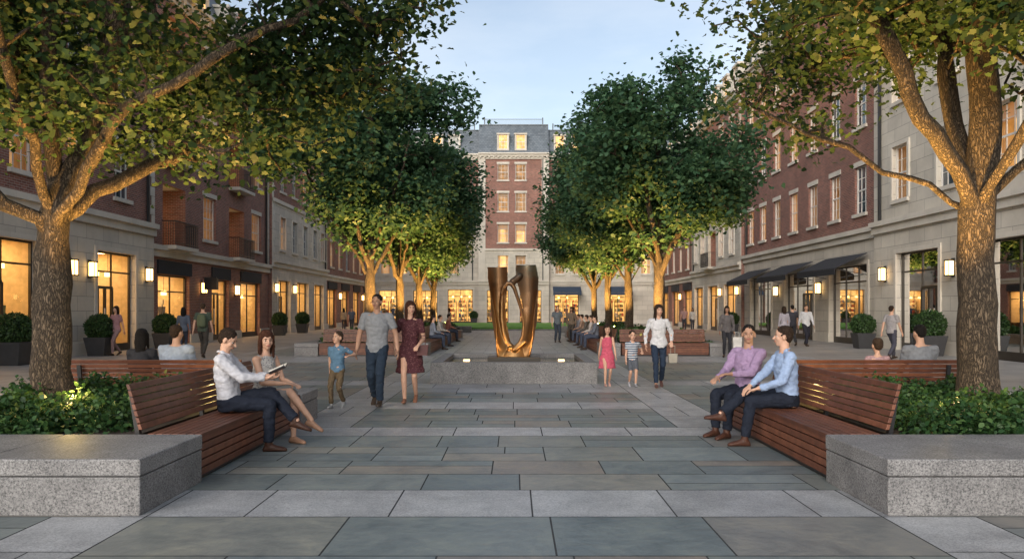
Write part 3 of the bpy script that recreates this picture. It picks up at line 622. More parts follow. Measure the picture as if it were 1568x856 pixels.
def mkbench(p0,p1,back):
    a=Acc(); bench(a,p0,p1,back); a.build('slatted_bench',{'bench_wood':'seat_and_backrest_slats','black_metal':'frame'},bevel={'bench_wood':.004})
def block(name,rects,h=.43,bev=.012):
    e=empty(name)
    for i,(x0,x1,y0,y1) in enumerate(rects):
        a=Acc(); cap=.13
        a.box(x0+.004,x1-.004,y0+.004,y1-.004,0,h-cap-.006,'granite_block'); a.box(x0,x1,y0,y1,h-cap,h,'granite_block'); v,f=a.d['granite_block']
        o=mesh_obj('granite_course',v,f,'granite_block',e); b=o.modifiers.new('b','BEVEL'); b.width=bev; b.segments=2
def shrubs(name,x0,x1,y0,y1,n,seed,z=.38,size=.075,hmax=.27):
    rs=np.random.RandomState(seed); nc=int((x1-x0)*(y1-y0)*9); cx=rs.uniform(x0+.12,x1-.12,nc); cy=rs.uniform(y0+.12,y1-.12,nc); ch=rs.uniform(.10,hmax,nc); cr=rs.uniform(.16,.30,nc)
    i=rs.randint(nc,size=n); u=rs.normal(size=(n,3)); u/=np.linalg.norm(u,axis=1)[:,None]; u[:,2]=np.abs(u[:,2]); r=rs.uniform(.6,1.12,n)
    C=np.stack([cx[i]+u[:,0]*cr[i]*r,cy[i]+u[:,1]*cr[i]*r,z+u[:,2]*ch[i]*r*1.15],1)
    C=C[(C[:,0]>x0-.03)&(C[:,0]<x1+.03)&(C[:,1]>y0-.03)&(C[:,1]<y1+.03)]
    return leaves(name,C,size,DIAM,'shrub_leaf',None,rs,.3)
for sg in(-1,1):
    q=lambda a,b:(min(sg*a,sg*b),max(sg*a,sg*b))
    xs=[2.8,4.03,5.2,6.35]
    block('granite_planter',[q(xs[i]+(.003 if i else 0),xs[i+1]-.003)+(5.87,7.05) for i in range(3)]+[q(2.8,3.62)+(10.36,11.2)]+[q(6.0,6.35)+(7.056,9.1),q(6.0,6.35)+(9.106,11.2)])
    mkbench((sg*2.83,7.07),(sg*2.83,10.34),(sg,0))
    mkbench((sg*3.66,11.18),(sg*5.98,11.18),(0,-1))
    a=Acc(); a.box(*q(3.58,6.0),7.05,10.48,.0,.36,'soil'); v,f=a.d['soil']; mesh_obj('soil_bed',v,f,'soil')
    shrubs('ground_cover_plants',*q(3.70,6.0),7.05,10.38,22000,4+sg,z=.36,hmax=.34,size=.058)
    block('granite_planter',[q(2.85,3.55)+(26.0,26.9),q(6.5,7.3)+(26.0,27.2),q(6.95,7.3)+(27.206,46),q(2.85,3.5)+(34.9,35.9),q(2.85,3.5)+(42.8,43.6),q(2.85,7.3)+(52.4,53)])
    mkbench((sg*3.58,26.0),(sg*6.47,26.0),(0,1)); mkbench((sg*2.88,26.95),(sg*2.88,34.85),(sg,0)); mkbench((sg*2.88,35.95),(sg*2.88,42.75),(sg,0))
    a=Acc(); a.box(*q(3.62,6.9),26.8,52.3,.0,.36,'soil'); v,f=a.d['soil']; mesh_obj('soil_bed',v,f,'soil')
    shrubs('ground_cover_plants',*q(3.72,6.9),26.85,52,14000,14+sg,z=.38,size=.13,hmax=.4)
def fixture(x,y,z=.62):
    a=Acc()
    a.box(x-.05,x+.05,y-.05,y+.05,z-.24,z-.01,'black_metal'); a.box(x-.035,x+.035,y-.035,y+.035,z-.008,z,'pool_light'); a.build('uplight_fixture')
    l=bpy.data.lights.new('planter_light','POINT'); l.energy=16; l.color=(1,.68,.2); l.shadow_soft_size=.05; o=bpy.data.objects.new('planter_light',l); o.location=(x,y,z+.14); scene.collection.objects.link(o)
for sg in(-1,1): fixture(sg*(5.3-.85),7.9); fixture(sg*(5.3-1.5),9.8)
# ------------------------------------------------------------------ fountain & sculpture
a=Acc(); W=1.74; y0,y1=16.3,19.8; R_=.24
for (x0,x1,ya,yb) in [(-W,W,y0,y0+R_),(-W,W,y1-R_,y1),(-W,-W+R_,y0+R_+.002,y1-R_-.002),(W-R_,W,y0+R_+.002,y1-R_-.002)]:
    a.box(x0,x1,ya,yb,0,.45,'granite_block')
a.box(-W+R_,W-R_,y0+R_,y1-R_,0,.36,'water'); a.box(-.60,.60,17.75,18.4,.365,.47,'bronze_frame')
for (x,y) in [(-.85,17.2),(.85,17.2),(-1.1,18.2),(1.1,18.2)]: a.box(x-.07,x+.07,y-.07,y+.07,.365,.39,'pool_light')
a.build('fountain',{'granite_block':'basin','water':'water'},bevel={'granite_block':.012})
def bronze():
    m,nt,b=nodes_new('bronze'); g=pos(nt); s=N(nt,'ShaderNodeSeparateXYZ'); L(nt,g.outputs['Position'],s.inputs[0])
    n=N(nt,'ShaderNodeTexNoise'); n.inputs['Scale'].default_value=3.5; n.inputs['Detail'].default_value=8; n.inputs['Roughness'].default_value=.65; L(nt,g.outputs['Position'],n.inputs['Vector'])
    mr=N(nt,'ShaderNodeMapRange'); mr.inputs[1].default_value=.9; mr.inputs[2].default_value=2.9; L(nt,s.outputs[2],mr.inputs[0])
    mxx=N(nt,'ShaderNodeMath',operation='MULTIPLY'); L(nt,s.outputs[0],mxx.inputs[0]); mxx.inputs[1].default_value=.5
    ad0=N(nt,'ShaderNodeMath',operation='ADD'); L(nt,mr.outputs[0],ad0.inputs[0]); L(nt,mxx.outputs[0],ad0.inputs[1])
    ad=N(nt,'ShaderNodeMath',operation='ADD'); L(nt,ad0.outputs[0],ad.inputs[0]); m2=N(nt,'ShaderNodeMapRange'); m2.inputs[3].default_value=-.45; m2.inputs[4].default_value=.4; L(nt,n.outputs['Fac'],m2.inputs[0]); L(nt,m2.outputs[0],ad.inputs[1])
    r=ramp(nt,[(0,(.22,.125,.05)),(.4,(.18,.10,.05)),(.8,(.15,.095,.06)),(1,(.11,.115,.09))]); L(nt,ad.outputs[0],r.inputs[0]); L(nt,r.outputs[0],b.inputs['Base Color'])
    b.inputs['Metallic'].default_value=.85; b.inputs['Roughness'].default_value=.34
    bp=N(nt,'ShaderNodeBump'); bp.inputs['Strength'].default_value=.35; bp.inputs['Distance'].default_value=.02; L(nt,n.outputs['Fac'],bp.inputs['Height']); L(nt,bp.outputs['Normal'],b.inputs['Normal']); MATS['bronze']=m
bronze()
so=Soup(); YC=18.05; Z0=.46
def sheet(pts,n=32):
    R=[]
    for x,z,w,dp,tw,bd,yy in pts:
        ring=[]
        for k in range(n):
            t=2*math.pi*k/n; a=w*math.cos(t); b_=dp*math.sin(t)+bd*(1-math.cos(t)**2)-bd*.5
            ring.append(V((x+a*math.cos(tw)-b_*math.sin(tw),YC+yy+a*math.sin(tw)+b_*math.cos(tw),Z0+z)))
        R.append(ring)
    so.rings(R)
sheet([(-.18,0,.22,.13,.15,.05,0),(-.235,.2,.20,.11,.35,.10,0),(-.30,.45,.185,.085,.65,.16,.0),(-.36,.8,.185,.06,.85,.20,.0),(-.40,1.15,.19,.055,.75,.22,0),(-.395,1.5,.22,.05,.45,.22,0),(-.385,1.8,.235,.045,.15,.20,0),(-.38,2.07,.235,.04,.0,.17,0)])
sheet([(.18,0,.20,.13,-.15,.05,0),(.25,.2,.18,.11,-.35,.08,0),(.33,.45,.175,.09,-.65,.12,0),(.39,.8,.19,.07,-.9,.16,0),(.41,1.15,.22,.06,-.85,.18,0),(.385,1.5,.25,.055,-.55,.2,0),(.33,1.8,.27,.05,-.25,.18,0),(.29,2.02,.255,.045,-.1,.15,0),(.28,2.12,.235,.04,-.05,.14,0)])
def strand(P,r):
    for i in range(len(P)-1):
        p,q_=P[i],P[i+1]; so.cap(V((p[0],YC+p[2],Z0+p[1])),V((q_[0],YC+q_[2],Z0+q_[1])),r*(1+.25*math.sin(i*.6)),r*(1+.25*math.sin((i+1)*.6)),n=10)
# inner ribbon hooks off the left sheet, crosses the top of the opening and sweeps down the right side into the foot
strand([(-.28,1.45,-.10),(-.235,1.60,-.12),(-.15,1.69,-.13),(-.06,1.68,-.13),(.01,1.58,-.13),(.07,1.40,-.12),(.14,1.18,-.10),(.20,.95,-.08),(.225,.72,-.08),(.20,.50,-.10),(.12,.32,-.12),(0,.22,-.12),(-.10,.20,-.08)],.042)
strand([(-.24,1.60,.05),(-.275,1.25,.06),(-.28,.90,.06),(-.24,.58,.04),(-.15,.34,.02),(-.02,.22,0)],.048)
strand([(.13,1.86,0),(.05,1.78,-.03),(-.03,1.72,-.06)],.07)
sheet([(0,0,.34,.17,0,0,0),(0,.08,.30,.15,0,0,0),(.03,.16,.22,.13,0,0,0),(.05,.22,.15,.10,0,0,0)])
so.cap(V((.02,YC-.12,Z0+.18)),V((.24,YC-.10,Z0+.36)),.075,.05)
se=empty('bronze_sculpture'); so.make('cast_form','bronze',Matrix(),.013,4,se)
for x,y in((-.95,17.15),(.95,17.15)): spot((x,y,.45),(0,18,1.1),100,60,(1,.60,.25),nm='fountain_light')
# ------------------------------------------------------------------ buildings
def wall_grid(A,u0,u1,v0,v1,ops,m,w=0,rev=.22,rm=None):
    us=sorted(set([u0,u1]+[o[0] for o in ops]+[o[1] for o in ops])); vs=sorted(set([v0,v1]+[o[2] for o in ops]+[o[3] for o in ops]))
    us=[u for u in us if u0<=u<=u1]; vs=[x for x in vs if v0<=x<=v1]
    for a,b in zip(us,us[1:]):
        for c,d in zip(vs,vs[1:]):
            mu,mv=(a+b)/2,(c+d)/2
            if any(o[0]<mu<o[1] and o[2]<mv<o[3] for o in ops): continue
            A.poly([(a,w,c),(b,w,c),(b,w,d),(a,w,d)],m)
    for o in ops:
        r=rm or m; a,b,c,d=o[:4]
        A.poly([(a,w,c),(a,w-rev,c),(a,w-rev,d),(a,w,d)],r);A.poly([(b,w,c),(b,w-rev,c),(b,w-rev,d),(b,w,d)],r);A.poly([(a,w,d),(b,w,d),(b,w-rev,d),(a,w-rev,d)],r);A.poly([(a,w,c),(b,w,c),(b,w-rev,c),(a,w-rev,c)],r)
def sash(A,a,b,c,d,lit,w=0,fm='white_frame',rnd=random):
    t=.055; z=w-.11
    for (p,q,r,s) in((a,a+t,c,d),(b-t,b,c,d),(a+t,b-t,c,c+t),(a+t,b-t,d-t,d)): A.box(p,q,z-.07,z,r,s,fm)
    m=(c+d)/2; A.box(a+t,b-t,z-.06,z-.012,m-.03,m+.03,fm)
    nb=2 if b-a<1.3 else 3
    for i in range(1,nb+1):
        x=a+(b-a)*i/(nb+1); A.box(x-.012,x+.012,z-.05,z-.02,c+t,m-.03,fm); A.box(x-.012,x+.012,z-.05,z-.02,m+.03,d-t,fm)
    for zz in((c+m)/2,(m+d)/2): A.box(a+t,b-t,z-.045,z-.025,zz-.012,zz+.012,fm)
    if lit:
        g='room_glow' if lit==1 else 'room_dim'
        A.box(a-.3,b+.3,z-.75,z-.70,c-.3,d+.2,g)
        A.box(a-.3,a-.29,z-.7,w-.23,c-.3,d+.2,'shop_wall');A.box(b+.29,b+.3,z-.7,w-.23,c-.3,d+.2,'shop_wall');A.box(a-.3,b+.3,z-.7,w-.23,d+.2,d+.21,'shop_wall');A.box(a-.3,b+.3,z-.7,w-.23,c-.31,c-.3,'shop_wall')
        cw=rnd.uniform(.12,.36)
        for (p,q) in((a,a+cw),(b-cw,b)):
            k=5
            for i in range(k): x=p+(q-p)*i/k; A.box(x,x+(q-p)/k*.8,z-.16-.03*(i%2),z-.15-.03*(i%2),c,d,'curtain')
        if rnd.random()<.5: A.box(a+t,b-t,z-.1,z-.09,d-rnd.uniform(.3,.8),d-t,'curtain')
    else:
        A.poly([(a,z-.045,c),(b,z-.045,c),(b,z-.045,d),(a,z-.045,d)],'dark_glass')
        if rnd.random()<.5: A.box(a+t,b-t,z-.044,z-.041,d-t-rnd.uniform(.2,.9),d-t,'blind')
def curt():
    m=bpy.data.materials.new('curtain'); m.use_nodes=True; nt=m.node_tree; nt.nodes.clear(); o=N(nt,'ShaderNodeOutputMaterial'); d=N(nt,'ShaderNodeBsdfDiffuse'); t=N(nt,'ShaderNodeBsdfTranslucent'); d.inputs[0].default_value=(.6,.5,.38,1); t.inputs[0].default_value=(.8,.65,.45,1)
    x=N(nt,'ShaderNodeMixShader'); x.inputs[0].default_value=.6; L(nt,d.outputs[0],x.inputs[1]); L(nt,t.outputs[0],x.inputs[2]); L(nt,x.outputs[0],o.inputs[0]); MATS['curtain']=m
curt()
def shop(A,a,b,top,door=False,w=0,seed=0,fm='bronze_frame',near=True):
    r=random.Random(seed); z=w-.18; t=.07
    A.box(a,a+t,z-.08,z,0,top,fm);A.box(b-t,b,z-.08,z,0,top,fm);A.box(a+t,b-t,z-.08,z,top-t,top,fm);A.box(a+t,b-t,z-.10,z+.01,0,.28,fm); A.box(a+t,b-t,z-.07,z-.01,top-.75,top-.69,fm)
    n=max(1,int((b-a)/1.15))
    for i in range(1,n): x=a+(b-a)*i/n; A.box(x-.025,x+.025,z-.07,z-.01,.28,top-t,fm)
    if door:
        x=a+(b-a)*.33
        for p in(x-.5,x,x+.5): A.box(p-.05,p+.05,z-.06,z+.02,.0,2.35,fm)
        A.box(x-.5,x+.5,z-.06,z+.018,2.3,2.4,fm); A.box(x-.12,x-.09,z+.02,z+.06,.8,1.6,'white_frame')
    if near: A.poly([(a,z-.045,.28),(b,z-.045,.28),(b,z-.045,top),(a,z-.045,top)],'shop_glass')
    D=2.8
    A.box(a-.4,b+.4,z-D-.05,z-D,0,top+.1,'shop_glow'); A.box(a-.45,a-.4,z-D,w-.23,0,top+.1,'shop_wall');A.box(b+.4,b+.45,z-D,w-.23,0,top+.1,'shop_wall')
    A.box(a-.4,b+.4,z-D,w-.23,top+.1,top+.15,'shop_wall');A.box(a-.4,b+.4,z-D,w-.25,-.02,.06,'shop_shelf')
    A.poly([(a,z-D+.5,top+.05),(b,z-D+.5,top+.05),(b,z-.9,top+.05),(a,z-.9,top+.05)],'shop_ceiling')
    for k in range(int((b-a)/.9)):
        x=a+.5+k*.9; A.box(x-.008,x+.008,z-.62,z-.604,top-.65,top,fm); A.box(x-.09,x+.09,z-.70,z-.52,top-.85,top-.65,'lantern_glow')
    x=a-.2
    while x<b:
        ww=r.uniform(.7,1.3)
        if r.random()<.8:
            A.box(x,x+.04,z-D+.02,z-D+.38,.06,2.5,'shop_shelf');A.box(x+ww-.04,x+ww,z-D+.02,z-D+.38,.06,2.5,'shop_shelf')
            for s in range(5):
                zz=.3+s*.5; A.box(x+.04,x+ww-.04,z-D+.02,z-D+.38,zz,zz+.03,'shop_shelf'); xx=x+.06
                while xx<x+ww-.2:
                    gw=r.uniform(.08,.2); A.box(xx,xx+gw,z-D+.1,z-D+.33,zz+.03,zz+.03+r.uniform(.16,.4),'goods%d'%r.randint(0,7)); xx+=gw+r.uniform(.01,.06)
        else: A.box(x+.1,x+ww-.1,z-D+.02,z-D+.05,1.2,2.3,'goods%d'%r.randint(0,7))
        x+=ww+r.uniform(.05,.3)
    # garment rails, display tables and mannequins behind the glass
    for k in range(int((b-a)/.95)):
        x=a+.4+k*.95+r.uniform(-.1,.15)
        if x>b-.35: break
        q=r.random()
        if q<.5:
            g='goods%d'%r.randint(0,7); A.box(x-.06,x+.06,z-.75,z-.63,.36,1.15,'goods3'); A.box(x-.3,x+.3,z-.95,z-.4,.06,.36,'shop_shelf')
            A.hexa([(x-.13,z-.76,1.1),(x-.2,z-.77,1.68),(x-.13,z-.6,1.1),(x-.2,z-.6,1.68),(x+.13,z-.76,1.1),(x+.2,z-.77,1.68),(x+.13,z-.6,1.1),(x+.2,z-.6,1.68)],g); A.box(x-.04,x+.04,z-.72,z-.65,1.68,1.76,'goods5'); A.box(x-.075,x+.075,z-.77,z-.61,1.76,1.99,'goods5')
        elif q<.8:
            A.box(x-.4,x+.4,z-1.42,z-1.39,1.5,1.53,fm)
            for e in(-.4,.38): A.box(x+e,x+e+.025,z-1.42,z-1.39,.06,1.5,fm)
            xx=x-.36
            while xx<x+.34: A.box(xx,xx+.035,z-1.6,z-1.2,.6+r.uniform(0,.15),1.46,'goods%d'%r.randint(0,7)); xx+=.055
        else: A.box(x-.35,x+.35,z-1.3,z-.6,.7,.76,'shop_shelf'); A.box(x-.32,x-.28,z-1.28,z-.62,.06,.7,'shop_shelf');A.box(x+.28,x+.32,z-1.28,z-.62,.06,.7,'shop_shelf'); A.box(x-.3,x-.1,z-1.1,z-.8,.76,1.05,'goods%d'%r.randint(0,7)); A.box(x+.02,x+.2,z-1.0,z-.8,.76,.98,'goods%d'%r.randint(0,7))
def lantern(A,u,v,w=0):
    A.box(u-.09,u+.09,w,w+.03,v-.32,v+.32,'black_metal'); A.box(u-.10,u+.10,w+.05,w+.23,v-.24,v+.22,'lantern_glow')
    A.box(u-.13,u+.13,w+.032,w+.26,v+.225,v+.27,'black_metal');A.box(u-.13,u+.13,w+.032,w+.26,v-.285,v-.245,'black_metal')
    for a in(-.12,.10):
        for b in(.035,.235): A.box(u+a,u+a+.02,w+b,w+b+.02,v-.244,v+.224,'black_metal')
def awning(A,a,b,v,w=0,out=1.4,drop=.65,m='awning_fabric'):
    A.hexa([(a,w+.02,v-.03),(a,w+.02,v),(a,w+out,v-drop-.03),(a,w+out,v-drop),(b,w+.02,v-.03),(b,w+.02,v),(b,w+out,v-drop-.03),(b,w+out,v-drop)],m)
    A.box(a,b,w+out-.02,w+out,v-drop-.28,v-drop-.033,m)
    for x in(a+.03,b-.05): A.hexa([(x,w+.02,v-drop-.3),(x,w+.02,v-drop-.27),(x,w+out-.05,v-drop-.06),(x,w+out-.05,v-drop-.033),(x+.02,w+.02,v-drop-.3),(x+.02,w+.02,v-drop-.27),(x+.02,w+out-.05,v-drop-.06),(x+.02,w+out-.05,v-drop-.033)],'black_metal')
def railing(A,a,b,v,w,h=1.05):
    A.box(a,b,w,w+.04,v+h-.04,v+h,'black_metal');A.box(a,b,w+.005,w+.035,v+.08,v+.11,'black_metal')
    n=int((b-a)/.11)
    for i in range(n+1): x=a+(b-a-.018)*i/n; A.box(x,x+.018,w+.01,w+.03,v,v+h-.04,'black_metal')
def building(name,T,Ln,gh,nf,fh,wm,gm,shops,bays,seed,w=0,ww=1.15,wh=2.05,loggia=(),lanterns=(),awn=(),depth=9,litp=.3,stone_to=0,mans=2.8,awnm='awning_fabric',dormlit=.5,pil=(),near=True,chim=True,quoin=True):
    r=random.Random(seed); A=Acc(T)
    wall_grid(A,0,Ln,0,gh,[(s[0],s[1],0,s[2]) for s in shops],gm,w)
    for i,s in enumerate(shops): shop(A,s[0],s[1],s[2],door=(len(s)>3 and s[3]),w=w,seed=seed*10+i,near=near)
    for s in shops:
        if gm.startswith('lime'):
            t=.16
            A.box(s[0]-t,s[0],w,w+.05,.42,s[2]+t,'limestone_plain');A.box(s[1],s[1]+t,w,w+.05,.42,s[2]+t,'limestone_plain');A.box(s[0],s[1],w,w+.05,s[2],s[2]+t,'limestone_plain')
        else: A.box(s[0]-.1,s[1]+.1,w,w+.09,s[2]+.02,s[2]+.6,'awning_fabric')
    last=0
    for s in sorted(shops)+[(Ln,Ln,0)]:
        if s[0]-last>.2: A.box(last+(.02 if last else 0),s[0]-.02,w,w+.07,0,.42,'limestone_plain')
        last=s[1]
    A.box(0,Ln,w,w+.12,gh-.42,gh-.14,'limestone_plain'); A.box(0,Ln,w,w+.24,gh-.138,gh+.06,'limestone_plain')
    top=gh+nf*fh
    for fl in range(nf):
        v0=gh+fl*fh; m=wm if fl>=stone_to else 'limestone'; ops=[]
        for u in bays:
            if any(abs(u-l[0])<1e-3 and (l[1] is None or l[1]==fl) for l in loggia): ops.append((u-1.15,u+1.15,v0+.10,v0+2.75,'L'))
            else: ops.append((u-ww/2,u+ww/2,v0+.75,v0+.75+wh-(.25 if fl==nf-1 else 0),'W'))
        wall_grid(A,0,Ln,v0,v0+fh,ops,m,w)
        for (a,b,c,d,k) in ops:
            if k=='W':
                q=r.random(); lit=1 if q<litp*.6 else (2 if q<litp else 0); sash(A,a,b,c,d,lit,w,rnd=r)
                A.box(a-.1,b+.1,w,w+.10,c-.14,c,'limestone_plain')
                if m.startswith('brick'): A.box(a-.10,b+.10,w,w+.025,d,d+.22,'limestone_plain')
                else:
                    A.box(a-.14,a,w,w+.06,c,d+.14,'limestone_plain');A.box(b,b+.14,w,w+.06,c,d+.14,'limestone_plain');A.box(a,b,w,w+.06,d,d+.14,'limestone_plain')
            else:
                A.box(a-.02,a-.01,w-1.5,w-.225,c,d,'brick');A.box(b+.01,b+.02,w-1.5,w-.225,c,d,'brick');A.box(a,b,w-1.5,w-.225,d+.01,d+.05,'limestone_plain');A.box(a-.05,b+.05,w-1.5,w+.6,c-.16,c+.0,'limestone_plain')
                A.box(a,b,w-1.55,w-1.5,c,d,'brick'); A.box(a+.35,b-.35,w-1.49,w-1.46,c+.02,d-.3,'white_frame'); A.box(a+.42,b-.42,w-1.455,w-1.45,c+.1,d-.37,'dark_glass' if r.random()<.4 else 'room_glow')
                railing(A,a-.05,b+.05,c+.005,w+.54)
                for e in(a-.05,b+.01):
                    A.box(e,e+.04,w,w+.535,c+1.015,c+1.055,'black_metal')
                    for i in range(5): A.box(e+.01,e+.03,w+.05+i*.1,w+.068+i*.1,c,c+1.01,'black_metal')
        if fl and fl==stone_to: A.box(0,Ln,w,w+.1,v0-.1,v0+.12,'limestone_plain')
    if wm.startswith('brick') and quoin:
        for uu in ((0,.45),(Ln-.45,Ln)):
            k=0; v=gh+.07
            while v<top-.6:
                e=.0 if k%2 else .2; A.box(uu[0] if uu[0]==0 else uu[0]+e,(uu[1]-e) if uu[0]==0 else uu[1],w,w+.04,v,v+.36,'limestone_plain'); v+=.38; k+=1
    A.box(0,Ln,w,w+.15,top-.35,top-.08,'limestone_plain');A.box(-.0,Ln,w,w+.34,top-.078,top+.12,'limestone_plain');A.box(0,Ln,w,w+.5,top+.122,top+.28,'limestone_plain')
    n=int(Ln/.45)
    for i in range(n): x=Ln*(i+.3)/n; A.box(x,x+.18,w+.151,w+.31,top-.22,top-.08,'limestone_plain')
    A.poly([(0,w,0),(0,w-depth,0),(0,w-depth,top),(0,w,top)],wm);A.poly([(Ln,w,0),(Ln,w-depth,0),(Ln,w-depth,top),(Ln,w,top)],wm);A.poly([(0,w-depth,0),(Ln,w-depth,0),(Ln,w-depth,top),(0,w-depth,top)],wm)
    s=mans*.42; t2=top+.28
    A.poly([(0,w-.15,t2),(Ln,w-.15,t2),(Ln,w-.15-s,t2+mans),(0,w-.15-s,t2+mans)],'slate'); A.poly([(0,w-.15-s,t2+mans),(Ln,w-.15-s,t2+mans),(Ln,w-depth,t2+mans),(0,w-depth,t2+mans)],'slate')
    A.poly([(0,w-.15,t2),(0,w-.15-s,t2+mans),(0,w-depth,t2+mans),(0,w-depth,top)],wm);A.poly([(Ln,w-.15,t2),(Ln,w-.15-s,t2+mans),(Ln,w-depth,t2+mans),(Ln,w-depth,top)],wm)
    A.box(0,Ln,w-.2-s,w-.08-s,t2+mans,t2+mans+.12,'slate')
    for u in bays:
        a,b=u-.5,u+.5; A.box(a-.14,a,w-1.3,w-.25,t2+.35,t2+2.05,'limestone_plain');A.box(b,b+.14,w-1.3,w-.25,t2+.35,t2+2.05,'limestone_plain');A.box(a-.2,b+.2,w-1.4,w-.18,t2+2.05,t2+2.2,'limestone_plain')
        A.box(a,b,w-1.3,w-.25,t2+.35,t2+.5,'limestone_plain')
        sash(A,a,b,t2+.5,t2+2.05,0,w-.24,rnd=r)
        if r.random()<dormlit: A.box(a+.06,b-.06,w-.392,w-.388,t2+.55,t2+2.0,'room_glow')
    if chim:
        for u in(Ln*.18,Ln*.8): A.box(u-.8,u+.8,w-3.6,w-2.6,t2+mans-.5,t2+mans+1.5,'brick'); A.box(u-.9,u+.9,w-3.7,w-2.5,t2+mans+1.5,t2+mans+1.65,'limestone_plain')
    else: railing(A,.6,Ln-.6,t2+mans,w-2.6,.95); A.box(.5,.62,w-2.7,w-2.5,t2+mans,t2+mans+1.1,'slate'); A.box(Ln-.62,Ln-.5,w-2.7,w-2.5,t2+mans,t2+mans+1.1,'slate')
    for (u,v) in lanterns: lantern(A,u,v,w+.001)
    for (a,b,v) in awn: awning(A,a,b,v,w+.09,m=awnm)
    for (a,b) in pil: A.box(a,b,w+.001,w+.09,gh+.06,top-.35,'limestone_plain')
    A.box(Ln-.7,Ln-.6,w+.03,w+.13,gh+.06,top-.36,'black_metal')
    return A.build(name)
def TLf(y0,x=-15.0): return lambda u,w,v:(x+w,y0+u,v)
def TRf(y0,x=15.0): return lambda u,w,v:(x-w,y0+u,v)
building('brick_building',TLf(6),26,4.95,3,3.75,'brick','limestone',[(3.4,6.2,3.65),(8.6,11.4,3.65),(15.3,18.2,3.65,True),(21.6,24.4,3.65,True)],[2.4,5.4,8.4,11.4,14.4,17.4,20.4,23.4],1,w=.3,lanterns=[(14.2,2.95),(19.9,2.95),(21.1,2.95),(25.3,2.95)],litp=.35)
building('brick_building',TLf(32.02),15.9,4.2,3,3.7,'brick_b','brick_b',[(1.0,4.2,3.05),(6.9,9.2,3.05,True),(11.0,14.2,3.05)],[2.6,6.6,10.4,13.6],2,loggia=[(2.6,None),(10.4,None)],lanterns=[(5.6,2.6),(10.1,2.6)],ww=1.6,wh=2.1,litp=1.0)
building('stone_fronted_building',TLf(47.94),14,4.6,3,3.7,'brick','limestone',[(1.2,3.8,3.4,True),(5.4,8.4,3.4),(10,12.8,3.4)],[2.2,4.9,7.6,10.3,12.6],3,lanterns=[(.6,2.9),(4.6,2.9)],w=.2,stone_to=1,litp=.5,near=False)
building('brick_building',TLf(61.96),22,4.3,3,3.7,'brick_b','brick_b',[(1.2,4.2,3.2),(6.2,9.2,3.2),(11.2,14.2,3.2),(16.2,19.2,3.2)],[2.6,5.6,8.6,11.6,14.6,17.6,20.4],4,litp=.5,lanterns=[(5.2,2.7),(15.2,2.7)],near=False)
building('limestone_building',TRf(6),26,5.0,3,3.75,'limestone','limestone',[(3.4,6.2,3.7),(8.6,11.6,3.7),(15.6,18.5,3.7),(21.1,24.1,3.7,True)],[2.4,5.4,8.4,11.4,14.4,17.4,20.6,23.8],5,w=.3,lanterns=[(14.4,2.95),(20.2,2.95),(25.0,2.95)],litp=.35)
building('brick_building',TRf(32.02),19,4.95,3,3.75,'brick','limestone',[(1.2,5.2,3.5),(7.2,11.4,3.5,True),(13.6,17.6,3.5)],[1.9,4.6,7.3,10.0,12.7,15.2,17.6],6,awn=[(1.0,5.4,3.95),(7.0,11.6,3.95),(13.4,17.8,3.95)],lanterns=[(6.3,2.6),(12.5,2.6)],litp=.5,quoin=False)
building('stone_fronted_building',TRf(51.04),14,4.6,3,3.7,'brick_b','limestone',[(1.2,4,3.3),(5.8,8.6,3.3,True),(10.2,13,3.3)],[2.2,4.9,7.6,10.3,12.6],7,w=.2,stone_to=1,lanterns=[(.6,2.8),(4.9,2.8)],litp=.5,loggia=[(7.6,0)],near=False)
building('brick_building',TRf(65.06),18.9,4.3,3,3.7,'brick','brick',[(1.2,4.2,3.2),(6.2,9.2,3.2),(11.2,14.2,3.2)],[2.6,5.6,8.6,11.6,14.6,17.2],8,litp=.5,lanterns=[(5.2,2.7)],near=False)
EY=84.0
TE=lambda x0,yy=EY:(lambda u,w,v:(x0+u,yy-w,v))
building('stone_fronted_building',TE(-24),20.2,4.6,4,3.32,'brick','limestone',[(9.5,12.2,3.6),(13.2,15.8,3.6),(16.9,19.6,3.7)],[10.2,12.05,13.9,15.75,17.6],9,stone_to=2,ww=1.05,wh=1.95,litp=.5,near=False,chim=False,quoin=False)
building('brick_building',TE(-3.78,EY-.6),7.5,4.6,4,3.32,'brick_b','limestone',[(.9,3.2,3.6),(4.4,6.7,3.6)],[2.62,4.5],13,stone_to=1,ww=1.15,wh=1.95,litp=1.0,pil=[(0,.75),(6.75,7.5)],dormlit=1,mans=3.3,near=False,chim=False,quoin=False)
building('stone_fronted_building',TE(3.74),20,4.6,4,3.32,'brick','limestone',[(.6,3.2,3.6),(6.2,8.6,3.6)],[1.2,3.05,4.9,6.75,8.6,10.4],11,stone_to=2,ww=1.05,wh=1.95,litp=.5,awn=[(.4,3.4,4.0),(6.0,8.8,4.0)],awnm='blue_awning',near=False,chim=False,quoin=False)
a=Acc(TLf(32.02)); a.box(5.5,5.56,.1,.75,3.05,3.1,'black_metal'); a.box(5.42,5.64,.2,.8,2.5,3.04,'black_metal'); a.build('projecting_shop_sign')
rs=np.random.RandomState(5); n=2600; u=rs.normal(size=(n,3)); u/=np.linalg.norm(u,axis=1)[:,None]; C=u*(.43+rs.normal(size=(n,1))*.018)
tb=leaves('boxwood_ball',C,.075,DIAM,'box_leaf',None,rs,.0); tbm=tb.data; bpy.data.objects.remove(tb)
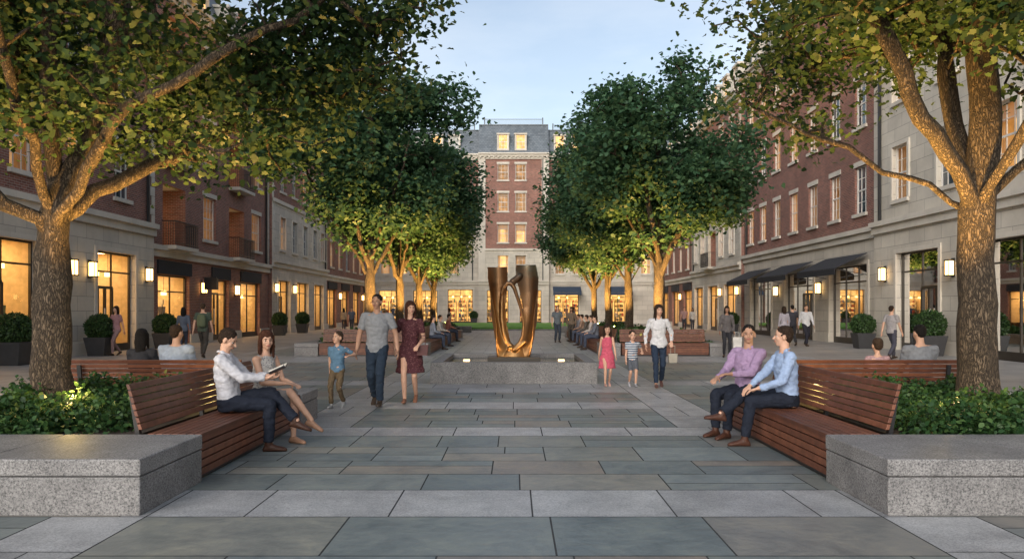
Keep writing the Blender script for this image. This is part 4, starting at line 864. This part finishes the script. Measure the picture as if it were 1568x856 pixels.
def topiary(x,y,s=1.0):
    e=empty('boxwood_planter'); a=Acc(); w0,w1=.27*s,.37*s; H=.62*s
    a.hexa([(x-w0,y-w0,0),(x-w1,y-w1,H),(x-w0,y+w0,0),(x-w1,y+w1,H),(x+w0,y-w0,0),(x+w1,y-w1,H),(x+w0,y+w0,0),(x+w1,y+w1,H)],'pot'); v,f=a.d['pot']; o=mesh_obj('pot',v,f,'pot',e); b=o.modifiers.new('b','BEVEL'); b.width=.015; b.segments=2
    o=bpy.data.objects.new('boxwood_ball',tbm); o.location=(x,y,H+.33*s); o.scale=(s,s,s*.95); o.rotation_euler=(0,0,x+y); link(o,e)
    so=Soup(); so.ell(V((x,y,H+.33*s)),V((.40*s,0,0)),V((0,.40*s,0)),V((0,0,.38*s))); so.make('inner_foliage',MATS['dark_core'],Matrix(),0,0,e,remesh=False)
for x,y,s in [(-13.9,21.8,1.05),(-13.9,26.3,1.0),(-13.9,31.2,1.0),(-13.9,46.5,1.0),(-13.9,51.5,1.0),(13.9,26.2,1.1),(13.9,31.2,1.0),(-4.2,82,1.0),(13.9,50,1.0)]: topiary(x,y,s)
# ------------------------------------------------------------------ world, sun, camera
w=bpy.data.worlds.new('World'); scene.world=w; w.use_nodes=True; nt=w.node_tree; bgd=nt.nodes['Background']
sk=N(nt,'ShaderNodeTexSky'); sk.sky_type='NISHITA'; sk.sun_disc=False; EL=math.radians(24); RO=math.radians(200); sk.sun_elevation=EL; sk.sun_rotation=RO; sk.air_density=1.2; sk.dust_density=2.5; sk.ozone_density=2.0
tc=N(nt,'ShaderNodeTexCoord'); mp=N(nt,'ShaderNodeMapping'); mp.inputs['Scale'].default_value=(1.2,1.2,4.0); L(nt,tc.outputs['Generated'],mp.inputs[0])
nz=N(nt,'ShaderNodeTexNoise'); nz.inputs['Scale'].default_value=2.4; nz.inputs['Detail'].default_value=7; nz.inputs['Roughness'].default_value=.55; L(nt,mp.outputs[0],nz.inputs['Vector'])
mr=N(nt,'ShaderNodeMapRange'); mr.inputs[1].default_value=.35; mr.inputs[2].default_value=.7; L(nt,nz.outputs['Fac'],mr.inputs[0])
hs=N(nt,'ShaderNodeHueSaturation'); hs.inputs['Saturation'].default_value=.45; hs.inputs['Value'].default_value=1.5; L(nt,sk.outputs[0],hs.inputs['Color'])
h2=N(nt,'ShaderNodeHueSaturation'); h2.inputs['Saturation'].default_value=.70; h2.inputs['Value'].default_value=1.35; L(nt,sk.outputs[0],h2.inputs['Color'])
mx=N(nt,'ShaderNodeMix',data_type='RGBA'); L(nt,mr.outputs[0],mx.inputs[0]); L(nt,h2.outputs[0],mx.inputs[6]); L(nt,hs.outputs[0],mx.inputs[7]); L(nt,mx.outputs[2],bgd.inputs[0]); bgd.inputs[1].default_value=.15
sl=bpy.data.lights.new('sun','SUN'); sl.energy=1.25; sl.angle=math.radians(45); sl.color=(1,.96,.92); so_=bpy.data.objects.new('sun',sl); scene.collection.objects.link(so_)
sd=V((math.sin(RO)*math.cos(EL),math.cos(RO)*math.cos(EL),math.sin(EL))); so_.rotation_euler=sd.to_track_quat('Z','Y').to_euler()
cam=bpy.data.cameras.new('camera'); co=bpy.data.objects.new('camera',cam); scene.collection.objects.link(co); co.location=(0,0,1.55); co.rotation_euler=(math.radians(90),0,0)
cam.sensor_width=36; cam.lens=36*1200/1568; cam.shift_x=-.0019; cam.shift_y=.0293; cam.clip_end=1500; cam.clip_start=.1; scene.camera=co
scene.view_settings.view_transform='Standard'; scene.view_settings.look='None'; scene.view_settings.exposure=0
